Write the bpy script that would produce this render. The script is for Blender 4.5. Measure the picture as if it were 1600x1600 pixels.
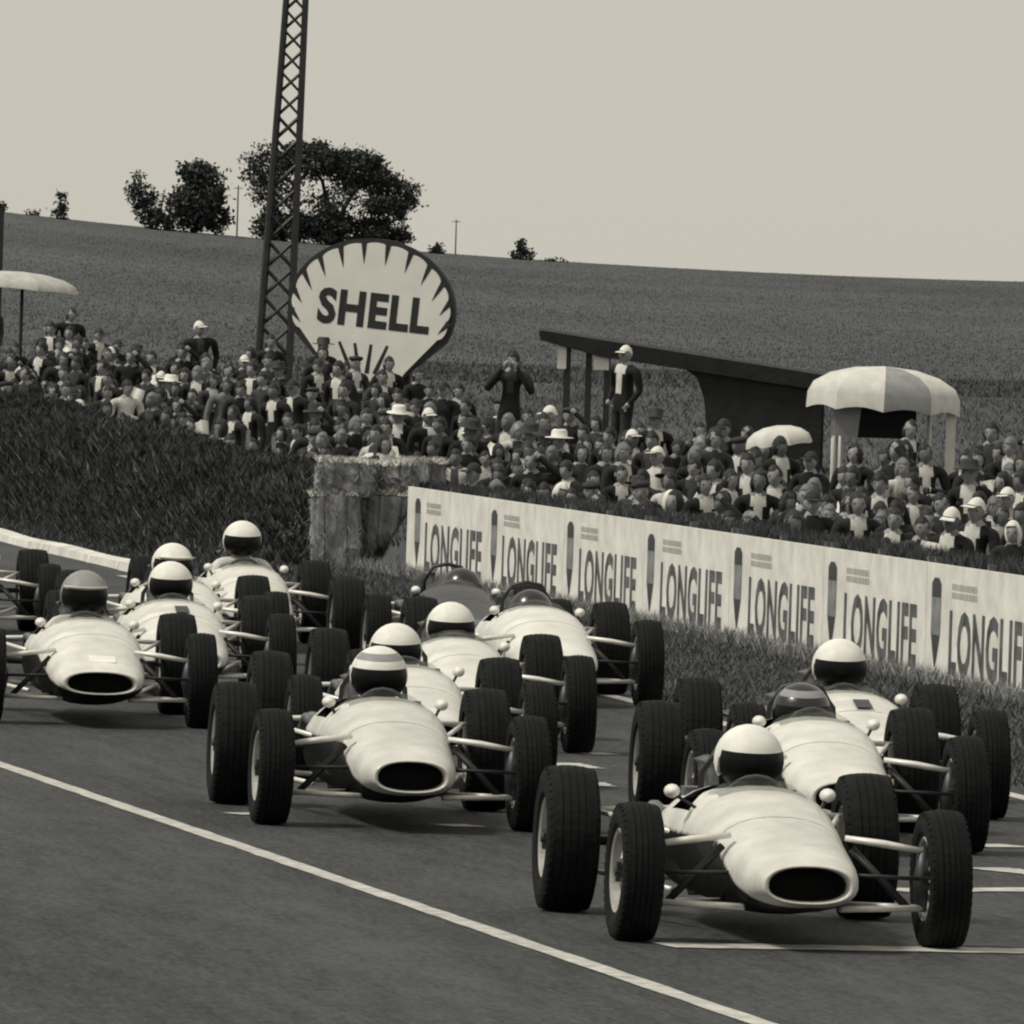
import bpy, bmesh, math, random
import numpy as np
from mathutils import Vector, Matrix, Euler
R = math.radians
for o in list(bpy.data.objects): bpy.data.objects.remove(o)
S = bpy.context.scene
C = S.collection

# ------------------------------------------------------------------ camera
EYE = 2.6; FPX = 18900.0; ROLL = 1.8
PITCH = math.degrees(math.atan(320 / FPX))
cam_d = bpy.data.cameras.new('camera'); cam = bpy.data.objects.new('camera', cam_d); C.objects.link(cam)
cam_d.sensor_width = 36; cam_d.lens = 36 * FPX / 1600; cam_d.clip_start = 1; cam_d.clip_end = 9000
CAMR = Matrix.Rotation(R(90 - PITCH), 4, 'X') @ Matrix.Rotation(R(ROLL), 4, 'Z')
cam.matrix_world = Matrix.Translation((0, 0, EYE)) @ CAMR
S.camera = cam
S.render.resolution_x = S.render.resolution_y = 1024
S.cycles.filter_width = 2.2
# ------------------------------------------------------------------ world, sun, exposure
SUN_EL, SUN_AZ = 54, -74          # hazy sun high on the left, across the road
W = bpy.data.worlds.new('World'); S.world = W; W.use_nodes = True
nt = W.node_tree; bg = nt.nodes['Background']
sky = nt.nodes.new('ShaderNodeTexSky'); sky.sky_type = 'NISHITA'; sky.sun_disc = False
sky.sun_elevation = R(SUN_EL); sky.sun_rotation = R(180 - SUN_AZ); sky.dust_density = 4.0; sky.air_density = 1.0
bw = nt.nodes.new('ShaderNodeRGBToBW'); nt.links.new(sky.outputs[0], bw.inputs[0])
tint = nt.nodes.new('ShaderNodeMix'); tint.data_type = 'RGBA'; tint.blend_type = 'MULTIPLY'; tint.inputs[0].default_value = 1
pw = nt.nodes.new('ShaderNodeMath'); pw.operation = 'POWER'; pw.inputs[1].default_value = .02      # overcast: an almost even dome
nt.links.new(bw.outputs[0], pw.inputs[0]); nt.links.new(pw.outputs[0], tint.inputs[6]); tint.inputs[7].default_value = (1.0, 0.953, 0.83, 1)
nt.links.new(tint.outputs[2], bg.inputs[0]); bg.inputs[1].default_value = 0.15
sl = bpy.data.lights.new('sun', 'SUN'); sl.energy = 0.68; sl.angle = R(10); sl.color = (1, 0.965, 0.85)
so = bpy.data.objects.new('sun', sl); C.objects.link(so); so.location = (-40, 20, 60)
sdir = Vector((math.sin(R(SUN_AZ)) * math.cos(R(SUN_EL)), -math.cos(R(SUN_AZ)) * math.cos(R(SUN_EL)), math.sin(R(SUN_EL))))
so.rotation_euler = sdir.to_track_quat('Z', 'Y').to_euler()
S.view_settings.view_transform = 'Standard'; S.view_settings.look = 'None'
S.view_settings.exposure = 1.95; S.view_settings.gamma = 1.0; S.view_settings.use_curve_mapping = False

# ------------------------------------------------------------------ helpers
def project(p):
    v = cam.matrix_world.inverted() @ Vector(p)
    return 800 + FPX * v.x / -v.z, 800 - FPX * v.y / -v.z
CI = cam.matrix_world.inverted()
def at(px, py, d):
    """world point that lies d metres ahead on the sight line through a photo point"""
    v = CAMR.to_3x3() @ Vector(((px - 800) / FPX, -(py - 800) / FPX, -1))
    k = d / v.y
    return Vector((v.x * k, d, EYE + v.z * k))
def ground_at(px, py, z=0.0):
    v = CAMR.to_3x3() @ Vector(((px - 800) / FPX, -(py - 800) / FPX, -1))
    k = (z - EYE) / v.z
    return Vector((v.x * k, v.y * k, z))
def xat(px, d, z=0.0):
    x = (px - 800) * d / FPX
    for _ in range(4):
        v = CI @ Vector((x, d, z)); x += (px - (800 + FPX * v.x / -v.z)) * d / FPX
    return x

def mat(name, col, rough=0.6, var=0.0, scale=5.0, bump=0.0, bscale=None, metal=0.0, spec=0.5, stretch=None, col2=None, detail=4, coat=0.0, coord='Object'):
    m = bpy.data.materials.new(name); m.use_nodes = True
    t = m.node_tree; p = t.nodes['Principled BSDF']
    p.inputs['Base Color'].default_value = (*col, 1); p.inputs['Roughness'].default_value = rough
    p.inputs['Metallic'].default_value = metal; p.inputs['Specular IOR Level'].default_value = spec
    p.inputs['Coat Weight'].default_value = coat
    if var or bump or col2:
        tc = t.nodes.new('ShaderNodeTexCoord'); mp = t.nodes.new('ShaderNodeMapping')
        t.links.new(tc.outputs[coord], mp.inputs[0])
        if stretch: mp.inputs['Scale'].default_value = stretch
        n = t.nodes.new('ShaderNodeTexNoise'); n.inputs['Scale'].default_value = scale; n.inputs['Detail'].default_value = detail
        n.inputs['Roughness'].default_value = 0.6
        t.links.new(mp.outputs[0], n.inputs[0])
        r = t.nodes.new('ShaderNodeValToRGB')
        c2 = col2 or tuple(min(1, c * (1 + var)) for c in col); c1 = col if col2 else tuple(c * (1 - var) for c in col)
        r.color_ramp.elements[0].position = 0.33; r.color_ramp.elements[1].position = 0.67
        r.color_ramp.elements[0].color = (*c1, 1); r.color_ramp.elements[1].color = (*c2, 1)
        t.links.new(n.outputs[0], r.inputs[0]); t.links.new(r.outputs[0], p.inputs['Base Color'])
        if bump:
            b = t.nodes.new('ShaderNodeBump'); b.inputs['Strength'].default_value = bump; b.inputs['Distance'].default_value = 0.02
            n2 = t.nodes.new('ShaderNodeTexNoise'); n2.inputs['Scale'].default_value = bscale or scale * 4; n2.inputs['Detail'].default_value = 5
            t.links.new(mp.outputs[0], n2.inputs[0]); t.links.new(n2.outputs[0], b.inputs['Height']); t.links.new(b.outputs[0], p.inputs['Normal'])
    return m

def g(v, warm=1.0):
    """monochrome print tone: light tones lean warm, dark ones slightly green"""
    w = min(1.0, max(0.0, (.4 - v) / .4))
    return (v * (1 - .03 * w), v * (.985 + .06 * w), v * (.93 + .26 * w))
M = {}
M['asphalt'] = None
M['line'] = mat('road_paint', g(.44), .8, .35, 9, .2)
M['rubber'] = mat('tyre_rubber', (.0062, .0074, .0080), .8, .4, 14, .2, 60, spec=.18)
M['rim'] = mat('cast_alloy', g(.42), .45, .15, 8, metal=.6)
M['hub'] = mat('dark_steel', g(.06), .5, .3, 20, metal=.5)
M['steel'] = mat('bright_tube', g(.72), .35, .12, 12, metal=.1)
M['black'] = mat('dark_metal', g(.018), .55, .3, 8)
M['pit'] = mat('duct_black', g(.006), .8, .2, 8)
M['dkbody'] = mat('lower_body_shade', g(.014), .5, .3, 5, spec=.3)  # near-black tone for shade painted on the lower bodywork
M['belly'] = mat('belly_pan', g(.02), .6, .3, 5)
M['engine'] = mat('engine_alloy', g(.16), .5, .5, 18, metal=.5)
M['chrome'] = mat('mirror_glass', g(.5), .08, metal=1.0)
def paint(nm, v, var=.10): return mat(nm, g(v * .95), .5, min(.22, var * 1.5), 3.6, 0, 3, coat=.12, detail=7)
def flank_shade(nm, v, var, base, slope):
    """car paint with shade painted onto the lower flank; the border rises from nose to cockpit"""
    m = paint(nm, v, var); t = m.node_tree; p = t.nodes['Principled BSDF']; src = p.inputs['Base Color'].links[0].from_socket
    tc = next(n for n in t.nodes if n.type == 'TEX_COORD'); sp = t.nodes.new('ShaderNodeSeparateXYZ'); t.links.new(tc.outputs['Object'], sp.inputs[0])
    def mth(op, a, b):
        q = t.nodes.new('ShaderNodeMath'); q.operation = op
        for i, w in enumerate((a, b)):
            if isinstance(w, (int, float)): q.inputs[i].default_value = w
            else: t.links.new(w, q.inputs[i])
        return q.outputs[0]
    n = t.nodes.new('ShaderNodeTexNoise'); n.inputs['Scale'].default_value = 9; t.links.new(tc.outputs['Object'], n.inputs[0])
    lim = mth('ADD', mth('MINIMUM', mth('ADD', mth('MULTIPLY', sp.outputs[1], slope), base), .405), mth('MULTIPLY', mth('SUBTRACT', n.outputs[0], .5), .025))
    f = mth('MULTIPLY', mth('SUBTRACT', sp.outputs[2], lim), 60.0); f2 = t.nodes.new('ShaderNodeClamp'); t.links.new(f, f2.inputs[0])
    mx = t.nodes.new('ShaderNodeMix'); mx.data_type = 'RGBA'; t.links.new(f2.outputs[0], mx.inputs[0]); mx.inputs[6].default_value = (*g(.0055), 1); t.links.new(src, mx.inputs[7]); t.links.new(mx.outputs[2], p.inputs['Base Color'])  # near-black colour stands in for shade under overhead light
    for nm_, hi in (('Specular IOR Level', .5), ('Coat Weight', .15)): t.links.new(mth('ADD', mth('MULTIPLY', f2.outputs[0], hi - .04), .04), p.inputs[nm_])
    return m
M['p_white'] = paint('car_paint_white', .72); M['p_pale'] = paint('car_paint_pale', .60, .14); M['p_silver'] = paint('car_paint_silver', .52, .16)
M['t_a'] = flank_shade('car_paint_pale_flank_shade', .62, .14, .325, .28); M['t_b'] = flank_shade('car_paint_silver_flank_shade', .60, .14, .325, .27); M['t_c'] = flank_shade('car_paint_white_belly_shade', .68, .14, .315, .16); M['t_d'] = flank_shade('car_paint_white_flank_shade', .68, .12, .35, .25)
M['p_dark'] = paint('car_paint_dark', .035, .3)
M['seam'] = mat('seam_dark', g(.05), .7)
M['h_white'] = mat('helmet_white', g(.78), .55, .12, 6, spec=.3)
M['h_dark'] = mat('helmet_dark', (.008, .0095, .010), .3, .2, 6, coat=.4)
M['h_grey'] = mat('helmet_grey', g(.28), .55, .15, 6, spec=.3)
M['visor'] = mat('smoked_visor', g(.006), .35, spec=.2)
M['ov_white'] = mat('overalls_white', g(.6), .9, .2, 14, .4)
M['ov_dark'] = mat('overalls_dark', g(.03), .9, .3, 14, .4)
M['skin'] = mat('skin', g(.27), .6, .18, 30)
M['skin_d'] = mat('skin_tanned', g(.15), .6, .2, 30)
M['eye'] = mat('eye_dark', g(.11), .6)
M['hair'] = mat('hair_dark', g(.009), .6, .4, 40, .4)
M['hair_g'] = mat('hair_grey', g(.16), .7, .3, 40, .4)
M['leather'] = mat('glove_leather', g(.05), .6)
J = [mat('jacket_black', (.006, .007, .0075), .92, .4, 12, .5), mat('jacket_charcoal', (.012, .0135, .0145), .92, .35, 12, .5),
     mat('jacket_grey', g(.035), .92, .3, 12, .5), mat('jacket_mid', g(.13), .92, .3, 12, .5), mat('shirt_pale', g(.5), .92, .15, 12, .4)]
JN = ['black jacket', 'charcoal jacket', 'dark grey coat', 'mid grey coat', 'pale shirt']
M['shirt'] = mat('white_shirt', g(.62), .9, .12, 14, .3)
M['shirt_d'] = mat('dark_shirt', g(.04), .9, .3, 14)
M['trouser'] = mat('trousers', g(.022), .95, .3, 10)
M['hat_w'] = mat('hat_white', g(.72), .9, .08, 12)
M['hat_d'] = mat('hat_dark', g(.028), .9, .25, 12)
M['paper'] = mat('paper', g(.7), .9, .08, 20)

def tag(o, label=None, cat=None, group=None, kind=None):
    if label: o['label'] = label
    if cat: o['category'] = cat
    if group: o['group'] = group
    if kind: o['kind'] = kind
    return o
def thing(name, label, cat, loc=(0, 0, 0), rz=0.0, group=None):
    o = bpy.data.objects.new(name, None); C.objects.link(o); o.empty_display_size = .2
    o.location = loc; o.rotation_euler = (0, 0, rz); return tag(o, label, cat, group)
def link(name, me, parent=None, loc=None, rot=None):
    o = bpy.data.objects.new(name, me); C.objects.link(o)
    if parent: o.parent = parent
    if loc is not None: o.location = loc
    if rot is not None: o.rotation_euler = rot
    return o

class MB:
    def __init__(s): s.v = []; s.f = []; s.m = []
    def add(s, vs, fs, mi=0):
        b = len(s.v); s.v += [tuple(v) for v in vs]
        for f in fs: s.f.append([b + i for i in f]); s.m.append(mi)
    def box(s, c, d, rot=None, mi=0, taper=1.0):
        hx, hy, hz = d[0] / 2, d[1] / 2, d[2] / 2
        vs = [Vector((x * (taper if z > 0 else 1), y * (taper if z > 0 else 1), z)) for z in (-hz, hz) for x, y in ((-hx, -hy), (hx, -hy), (hx, hy), (-hx, hy))]
        if rot is not None:
            q = Euler(rot).to_matrix(); vs = [q @ v for v in vs]
        c = Vector(c); s.add([v + c for v in vs], [(0, 3, 2, 1), (4, 5, 6, 7), (0, 1, 5, 4), (1, 2, 6, 5), (2, 3, 7, 6), (3, 0, 4, 7)], mi)
    def rings(s, rs, close=True, cap=True, mi=0):
        n = len(rs[0]); b = len(s.v)
        for r in rs: s.v += [tuple(p) for p in r]
        for i in range(len(rs) - 1):
            for j in range(n if close else n - 1):
                k = (j + 1) % n
                s.f.append([b + i * n + j, b + i * n + k, b + (i + 1) * n + k, b + (i + 1) * n + j]); s.m.append(mi)
        if cap:
            s.f.append([b + j for j in range(n)][::-1]); s.m.append(mi)
            s.f.append([b + (len(rs) - 1) * n + j for j in range(n)]); s.m.append(mi)
    def tube(s, pts, rad, n=8, mi=0, flat=None, cap=True):
        pts = [Vector(p) for p in pts]
        if not hasattr(rad, '__len__'): rad = [rad] * len(pts)
        rs = []
        for i, p in enumerate(pts):
            t = (pts[min(i + 1, len(pts) - 1)] - pts[max(i - 1, 0)]).normalized()
            up = Vector((0, 0, 1)) if abs(t.z) < .95 else Vector((0, 1, 0))
            a = t.cross(up).normalized(); b = a.cross(t).normalized()
            fl = flat or 1.0
            rs.append([p + a * (math.cos(2 * math.pi * k / n) * rad[i]) + b * (math.sin(2 * math.pi * k / n) * rad[i] * fl) for k in range(n)])
        s.rings(rs, True, cap, mi)
    def lathe_x(s, prof, n=40, mi=0, closed=False):
        rs = [[(x, r * math.cos(2 * math.pi * k / n), r * math.sin(2 * math.pi * k / n)) for k in range(n)] for x, r in prof]
        if closed: rs.append(rs[0])
        s.rings(rs, True, False, mi)
    def lathe_z(s, prof, n=24, mi=0, cap=False):
        rs = [[(r * math.cos(2 * math.pi * k / n), r * math.sin(2 * math.pi * k / n), z) for k in range(n)] for r, z in prof]
        s.rings(rs, True, cap, mi)
    def mesh(s, name, mats, smooth=False):
        me = bpy.data.meshes.new(name); me.from_pydata(s.v, [], s.f)
        for m in (mats if isinstance(mats, (list, tuple)) else [mats]): me.materials.append(m)
        me.polygons.foreach_set('material_index', s.m)
        if smooth: me.polygons.foreach_set('use_smooth', [True] * len(s.f))
        me.update(); return me
    def build(s, name, mats, parent=None, smooth=False, loc=None, rot=None):
        return link(name, s.mesh(name, mats, smooth), parent, loc, rot)

def blades(name, P, H, WD, lean, mats, seed=0, parent=None, kind='stuff', curve=False):
    """many grass blades (one thin triangle each) on the points P (N,3) as one mesh"""
    rg = np.random.default_rng(seed); n = len(P)
    a = rg.uniform(0, 2 * math.pi, n); h = H * rg.uniform(.45, 1.15, n) if np.isscalar(H) else H
    w = WD * rg.uniform(.6, 1.3, n); l = lean * rg.uniform(-1, 1, (n, 2)) * np.reshape(h, (n, 1))
    dx = np.stack([np.cos(a) * w / 2, np.sin(a) * w / 2, np.zeros(n)], 1)
    top = P + np.stack([l[:, 0], l[:, 1], h], 1)
    V = np.stack([P - dx, P + dx, top], 1).reshape(-1, 3)
    me = bpy.data.meshes.new(name)
    me.vertices.add(3 * n); me.vertices.foreach_set('co', V.astype(np.float32).ravel())
    me.loops.add(3 * n); me.loops.foreach_set('vertex_index', np.arange(3 * n, dtype=np.int32))
    me.polygons.add(n); me.polygons.foreach_set('loop_start', np.arange(0, 3 * n, 3, dtype=np.int32))
    try: me.polygons.foreach_set('loop_total', np.full(n, 3, dtype=np.int32))
    except Exception: pass
    for m in mats: me.materials.append(m)
    me.polygons.foreach_set('material_index', rg.integers(0, len(mats), n).astype(np.int32))
    me.update(); me.validate()
    o = link(name, me, parent)
    if kind: o['kind'] = kind
    return o

# ------------------------------------------------------------------ terrain
def edge_x(y): return 2.85 - (y - 68) * 0.1406
def sm(a, b, t):
    t = np.clip((t - a) / (b - a), 0, 1); return t * t * (3 - 2 * t)
def terrain(x, y):
    x = np.asarray(x, float); y = np.asarray(y, float)
    u = x - edge_x(np.minimum(y, 230))
    left = sm(116, 121, y)                               # beyond the boards the bank's face comes down to the kerb
    crest = 0.77 - .09 * left + 0.012 * np.clip(y - 125, 0, 40) + .05 * np.sin(y * .45) * left
    face0 = 2.88 * (1 - left) + 0.9 * left
    face1 = 3.25 * (1 - left) + 3.1 * left
    berm = crest * sm(face0, face1, u) * (1 - sm(3.7, 6.2, u))
    field = (-1.22 + .125 * np.clip(u - 5.5, 0, 9) + .012 * np.clip(y - 140, 0, 25) + .028 * np.clip(y - 165, 0, 45)) * sm(3.7, 6.2, u)
    lump = .07 * np.sin(2.1 * y + 2.3 * u) * np.sin(1.3 * y - 3.1 * u) + .05 * np.sin(.8 * y + 4.7 * u)
    berm = berm + lump * left * sm(.9, 1.6, u) * (1 - sm(3.4, 4.2, u))
    near = berm + field + .04 * sm(.3, 2.5, u) * (1 - sm(2.6, 2.9, u))
    xs = np.clip(x / np.maximum(y, 1) * 1000, -60, 60)
    crestz = 6.62 - .036 * xs + .00052 * xs * xs
    t = np.clip((y - 205) / 795, 0, 1)
    far = near * (1 - sm(205, 320, y)) + crestz * t ** 1.08 * 1.0
    far = far + .35 * np.sin(y * .012 + x * .02) * t * (1 - t)
    far = far - sm(1000, 1500, y) * 14
    return np.where(u < 0, np.where(y > 205, far, -.012), np.where(y > 205, far, near - .012))
def tz(x, y): return float(terrain(x, y))

ys = np.concatenate([np.arange(-30, 60, 6), np.arange(60, 175, .5), np.arange(175, 330, 4), np.arange(330, 1000, 20), np.arange(1000, 1100, 12), np.arange(1100, 1600, 60), np.arange(1600, 5200, 400)])
us = np.concatenate([[-500, -200, -100, -60, -30, -15, -8, -4, -1], np.arange(0, 8, .2), np.arange(8, 24, 1), np.arange(24, 60, 4), np.arange(60, 160, 15), [200, 400, 700]])
YY, UU = np.meshgrid(ys, us, indexing='ij'); XX = UU + edge_x(np.minimum(YY, 230))
ZZ = terrain(XX, YY)
nv = ZZ.shape
idx = np.arange(ZZ.size).reshape(nv)
F = np.stack([idx[:-1, :-1], idx[:-1, 1:], idx[1:, 1:], idx[1:, :-1]], -1).reshape(-1, 4)
me = bpy.data.meshes.new('field'); me.from_pydata(np.stack([XX, YY, ZZ], -1).reshape(-1, 3).tolist(), [], F.tolist())
me.polygons.foreach_set('use_smooth', [True] * len(F))
def field_mat():
    m = bpy.data.materials.new('field_grass'); m.use_nodes = True; t = m.node_tree; p = t.nodes['Principled BSDF']
    p.inputs['Roughness'].default_value = .95; p.inputs['Specular IOR Level'].default_value = .1
    tc = t.nodes.new('ShaderNodeTexCoord')
    def noise(sc, st, det=5):
        mp = t.nodes.new('ShaderNodeMapping'); mp.inputs['Scale'].default_value = st; t.links.new(tc.outputs['Object'], mp.inputs[0])
        n = t.nodes.new('ShaderNodeTexNoise'); n.inputs['Scale'].default_value = sc; n.inputs['Detail'].default_value = det; n.inputs['Roughness'].default_value = .65
        t.links.new(mp.outputs[0], n.inputs[0]); return n
    a = noise(.05, (.6, .22, 1)); b = noise(1.6, (1, .12, 1))
    ad = t.nodes.new('ShaderNodeMath'); ad.operation = 'ADD'; t.links.new(a.outputs[0], ad.inputs[0]); t.links.new(b.outputs[0], ad.inputs[1])
    r = t.nodes.new('ShaderNodeValToRGB'); e = r.color_ramp.elements
    e[0].position = .34; e[1].position = .66; e[0].color = (*g(.042), 1); e[1].color = (*g(.115), 1)
    hv = t.nodes.new('ShaderNodeMath'); hv.operation = 'MULTIPLY'; hv.inputs[1].default_value = .5
    t.links.new(ad.outputs[0], hv.inputs[0]); t.links.new(hv.outputs[0], r.inputs[0]); t.links.new(r.outputs[0], p.inputs['Base Color'])
    return m
M['field'] = field_mat(); me.materials.append(M['field']); me.update()
tag(link('field', me), kind='structure')

# asphalt with its own mottling, patches and rubber streaks along the road
def asphalt():
    m = bpy.data.materials.new('asphalt'); m.use_nodes = True; t = m.node_tree; p = t.nodes['Principled BSDF']
    p.inputs['Roughness'].default_value = .88; p.inputs['Specular IOR Level'].default_value = .25
    tc = t.nodes.new('ShaderNodeTexCoord')
    rotm = t.nodes.new('ShaderNodeMapping'); rotm.inputs['Rotation'].default_value = (0, 0, R(-8)); t.links.new(tc.outputs['Object'], rotm.inputs[0])
    def noise(sc, st, det=6):
        mp = t.nodes.new('ShaderNodeMapping'); mp.inputs['Scale'].default_value = st; t.links.new(rotm.outputs[0], mp.inputs[0])
        n = t.nodes.new('ShaderNodeTexNoise'); n.inputs['Scale'].default_value = sc; n.inputs['Detail'].default_value = det; n.inputs['Roughness'].default_value = .62
        t.links.new(mp.outputs[0], n.inputs[0]); return n
    a = noise(.9, (1, .16, 1)); b = noise(9, (1, .1, 1)); c = noise(38, (1, .16, 1), 3); d = noise(.35, (1.6, .06, 1), 3)
    def math2(op, x, y):
        q = t.nodes.new('ShaderNodeMath'); q.operation = op
        for i, w in enumerate((x, y)):
            if isinstance(w, float): q.inputs[i].default_value = w
            else: t.links.new(w, q.inputs[i])
        return q.outputs[0]
    s1 = math2('ADD', math2('MULTIPLY', a.outputs[0], .26), math2('MULTIPLY', b.outputs[0], .22))
    s2 = math2('ADD', math2('MULTIPLY', c.outputs[0], .34), math2('MULTIPLY', d.outputs[0], .18))
    sm_ = math2('ADD', s1, s2)
    r = t.nodes.new('ShaderNodeValToRGB'); e = r.color_ramp.elements
    e[0].position = .42; e[1].position = .58; e[0].color = (*g(.020), 1); e[1].color = (*g(.070), 1)
    t.links.new(sm_, r.inputs[0]); t.links.new(r.outputs[0], p.inputs['Base Color'])
    bp = t.nodes.new('ShaderNodeBump'); bp.inputs['Strength'].default_value = .35; bp.inputs['Distance'].default_value = .01
    t.links.new(c.outputs[0], bp.inputs['Height']); t.links.new(bp.outputs[0], p.inputs['Normal'])
    return m
M['asphalt'] = asphalt()
tb = MB(); n = 40
L = [(-45, y) for y in np.linspace(-20, 200, n)]; Rr = [(edge_x(y) + .05 * math.sin(y * 1.7) + .03 * math.sin(y * 4.1), y) for y in np.linspace(-20, 200, 240)]
poly = [(-45, -20, 0)] + [(x, y, 0) for x, y in Rr] + [(-45, 200, 0)]
tb.add(poly, [list(range(len(poly)))]); tag(tb.build('race_track', M['asphalt']), kind='structure')

def strip(name, p0, p1, w, z, wob=.012, parent=None, m='line', seg=60, seed=1):
    """a painted stripe from p0 to p1 with slightly ragged edges"""
    rg = random.Random(seed); p0 = Vector((p0[0], p0[1], 0)); p1 = Vector((p1[0], p1[1], 0)); t = (p1 - p0).normalized(); nrm = Vector((-t.y, t.x, 0))
    mb = MB(); vs = []
    for i in range(seg + 1):
        p = p0.lerp(p1, i / seg)
        vs.append(p + nrm * (w / 2 + rg.uniform(-wob, wob)) + Vector((0, 0, z))); vs.append(p - nrm * (w / 2 + rg.uniform(-wob, wob)) + Vector((0, 0, z)))
    mb.add(vs, [(2 * i, 2 * i + 1, 2 * i + 3, 2 * i + 2) for i in range(seg)]); o = mb.build(name, M[m], parent)
    if not parent: o['kind'] = 'structure'
    return o
a = ground_at(0, 1195); b = ground_at(1190, 1600); dv = (b - a)
strip('edge_line', a - dv * 1.2, b + dv * .7, .105, .004, .006, seg=160)
strip('edge_line', (edge_x(30) - .25, 30), (edge_x(112) - .25, 112), .12, .004, .01, seg=160, seed=2)
# painted grid marks across the road
gm = [((1036, 1478), (1700, 1489), .36), ((1388, 1392), (1680, 1391), .30), ((1540, 1357), (1640, 1368), .25), ((1528, 1320), (1582, 1325), .28), ((1478, 1268), (1530, 1273), .25),
      ((912, 1177), (948, 1180), .22), ((876, 1193), (908, 1201), .25), ((908, 1223), (927, 1229), .25), ((372, 1271), (402, 1274), .2), ((700, 1289), (734, 1293), .2)]
for i, (p, q, w) in enumerate(gm):
    strip('grid_mark', ground_at(*p), ground_at(*q), w, .005, .02, seg=24, seed=10 + i)

# white kerb at the outside of the bend
kb = MB(); prev = None; rs = []
for y in np.linspace(112.6, 175, 60):
    x = edge_x(y) - .02 + 0.02 * math.sin(y * .5); h = .075 + .008 * math.sin(y * .9)
    rs.append([(x - .02, y, -.01), (x, y, h), (x + .16, y, h + .015), (x + .2, y, -.01)])
kb.rings(rs); tag(kb.build('kerb', mat('kerb_whitewash', g(.62), .85, .25, 3, .4)), kind='structure')

# ------------------------------------------------------------------ grass
GM = [mat('grass_dark', g(.020), .9), mat('grass_mid', g(.042), .9), mat('grass_light', g(.10), .9), mat('grass_dry', g(.27), .9)]
rg = np.random.default_rng(5)
def scatter(n, y0, y1, u0, u1, near_bias=0):
    y = rg.uniform(y0, y1, n); u = rg.uniform(u0, u1, n); x = u + edge_x(y)
    return np.stack([x, y, terrain(x, y) - .01], 1)
blades('bank_grass', np.concatenate([scatter(60000, 117, 185, .9, 3.9), scatter(50000, 117, 185, .9, 3.9)]), .15, .05, .9, [GM[0], GM[0], GM[1], GM[0]], 1)
yb = rg.uniform(117, 185, 400); ub = rg.uniform(1.0, 3.6, 400); P_ = []
for a_, b_ in zip(yb, ub):
    k_ = 40; y_ = a_ + rg.normal(0, .45, k_); u_ = np.clip(b_ + rg.normal(0, .18, k_), .5, 4); x_ = u_ + edge_x(y_); P_.append(np.stack([x_, y_, terrain(x_, y_)], 1))
blades('bank_weeds', np.concatenate(P_), .18, .05, .9, [GM[1], GM[2], GM[1], GM[0]], 12)
blades('bank_foot_grass', scatter(30000, 113, 185, .16, 1.6), .12, .03, .8, [GM[1], GM[1], GM[2], GM[0]], 2)
blades('verge_grass', scatter(90000, 55, 118, .03, 2.72), .06, .016, .9, [GM[1], GM[1], GM[2], GM[2]], 3)
blades('board_foot_grass', scatter(14000, 60, 117, 2.45, 2.77), .15, .013, .7, [GM[2], GM[3], GM[3]], 4)
blades('bank_top_grass', scatter(70000, 60, 117, 2.98, 4.4), .15, .018, .6, [GM[0], GM[1], GM[1], GM[2]], 6)
CROP = [mat('crop_' + n_, g(v_), .95, .30, .035, stretch=(.7, .3, 1), detail=6) for n_, v_ in (('a', .06), ('b', .095), ('c', .12), ('d', .078))]
blades('field_edge_grass', scatter(90000, 100, 210, 3.8, 26), .11, .026, .8, [CROP[0], CROP[1], CROP[3]], 7)
n = 260000
y = 205 + 800 * rg.uniform(0, 1, n) ** 1.5; x = rg.uniform(-.068, .068, n) * y
blades('crop_tufts', np.stack([x, y, terrain(x, y) - .02], 1), .10, .055, .7, CROP, 8)

# ------------------------------------------------------------------ trees on the hill
LEAF = [mat('leaf_dark', (.024, .029, .029), .85, spec=.2), mat('leaf_mid', (.044, .052, .051), .85, spec=.2), mat('leaf_light', (.085, .097, .093), .85, spec=.2)]
BARK = mat('bark', g(.025), .9, .3, 6, .5)
def leaf_mesh(name, lobes, size, seed, mats=LEAF):
    """leaf clumps: lobes = (cx, cz, rx, rz, ry, count, density of clumps)"""
    r = np.random.default_rng(seed); P = []
    for cx, cz, rx, rz, ry, cnt, clump in lobes:
        k = max(3, int(cnt / clump)); d = r.normal(size=(k, 3)); d /= np.linalg.norm(d, axis=1, keepdims=True); d *= r.uniform(.25, 1, (k, 1)) ** .45
        cc = np.array([cx, 0, cz]) + d * np.array([rx, ry, rz])
        q = cc[r.integers(0, k, cnt)] + r.normal(size=(cnt, 3)) * (.16 * min(rx, rz) + .12) * np.array([1, 1, .75])
        P.append(q)
    P = np.concatenate(P); n = len(P)
    a = r.normal(size=(n, 3)); a /= np.linalg.norm(a, axis=1, keepdims=True); b = np.cross(a, r.normal(size=(n, 3))); b /= np.linalg.norm(b, axis=1, keepdims=True)
    s = size * r.uniform(.6, 1.4, (n, 1))
    V = np.stack([P - a * s, P + b * s * .55, P + a * s, P - b * s * .55], 1).reshape(-1, 3)
    me = bpy.data.meshes.new(name); me.from_pydata(V.tolist(), [], np.arange(4 * n).reshape(n, 4).tolist())
    for m in mats: me.materials.append(m)
    me.polygons.foreach_set('material_index', r.choice(len(mats), n, p=[.5, .35, .15] if len(mats) == 3 else None).astype(np.int32)); me.update()
    return me
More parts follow.
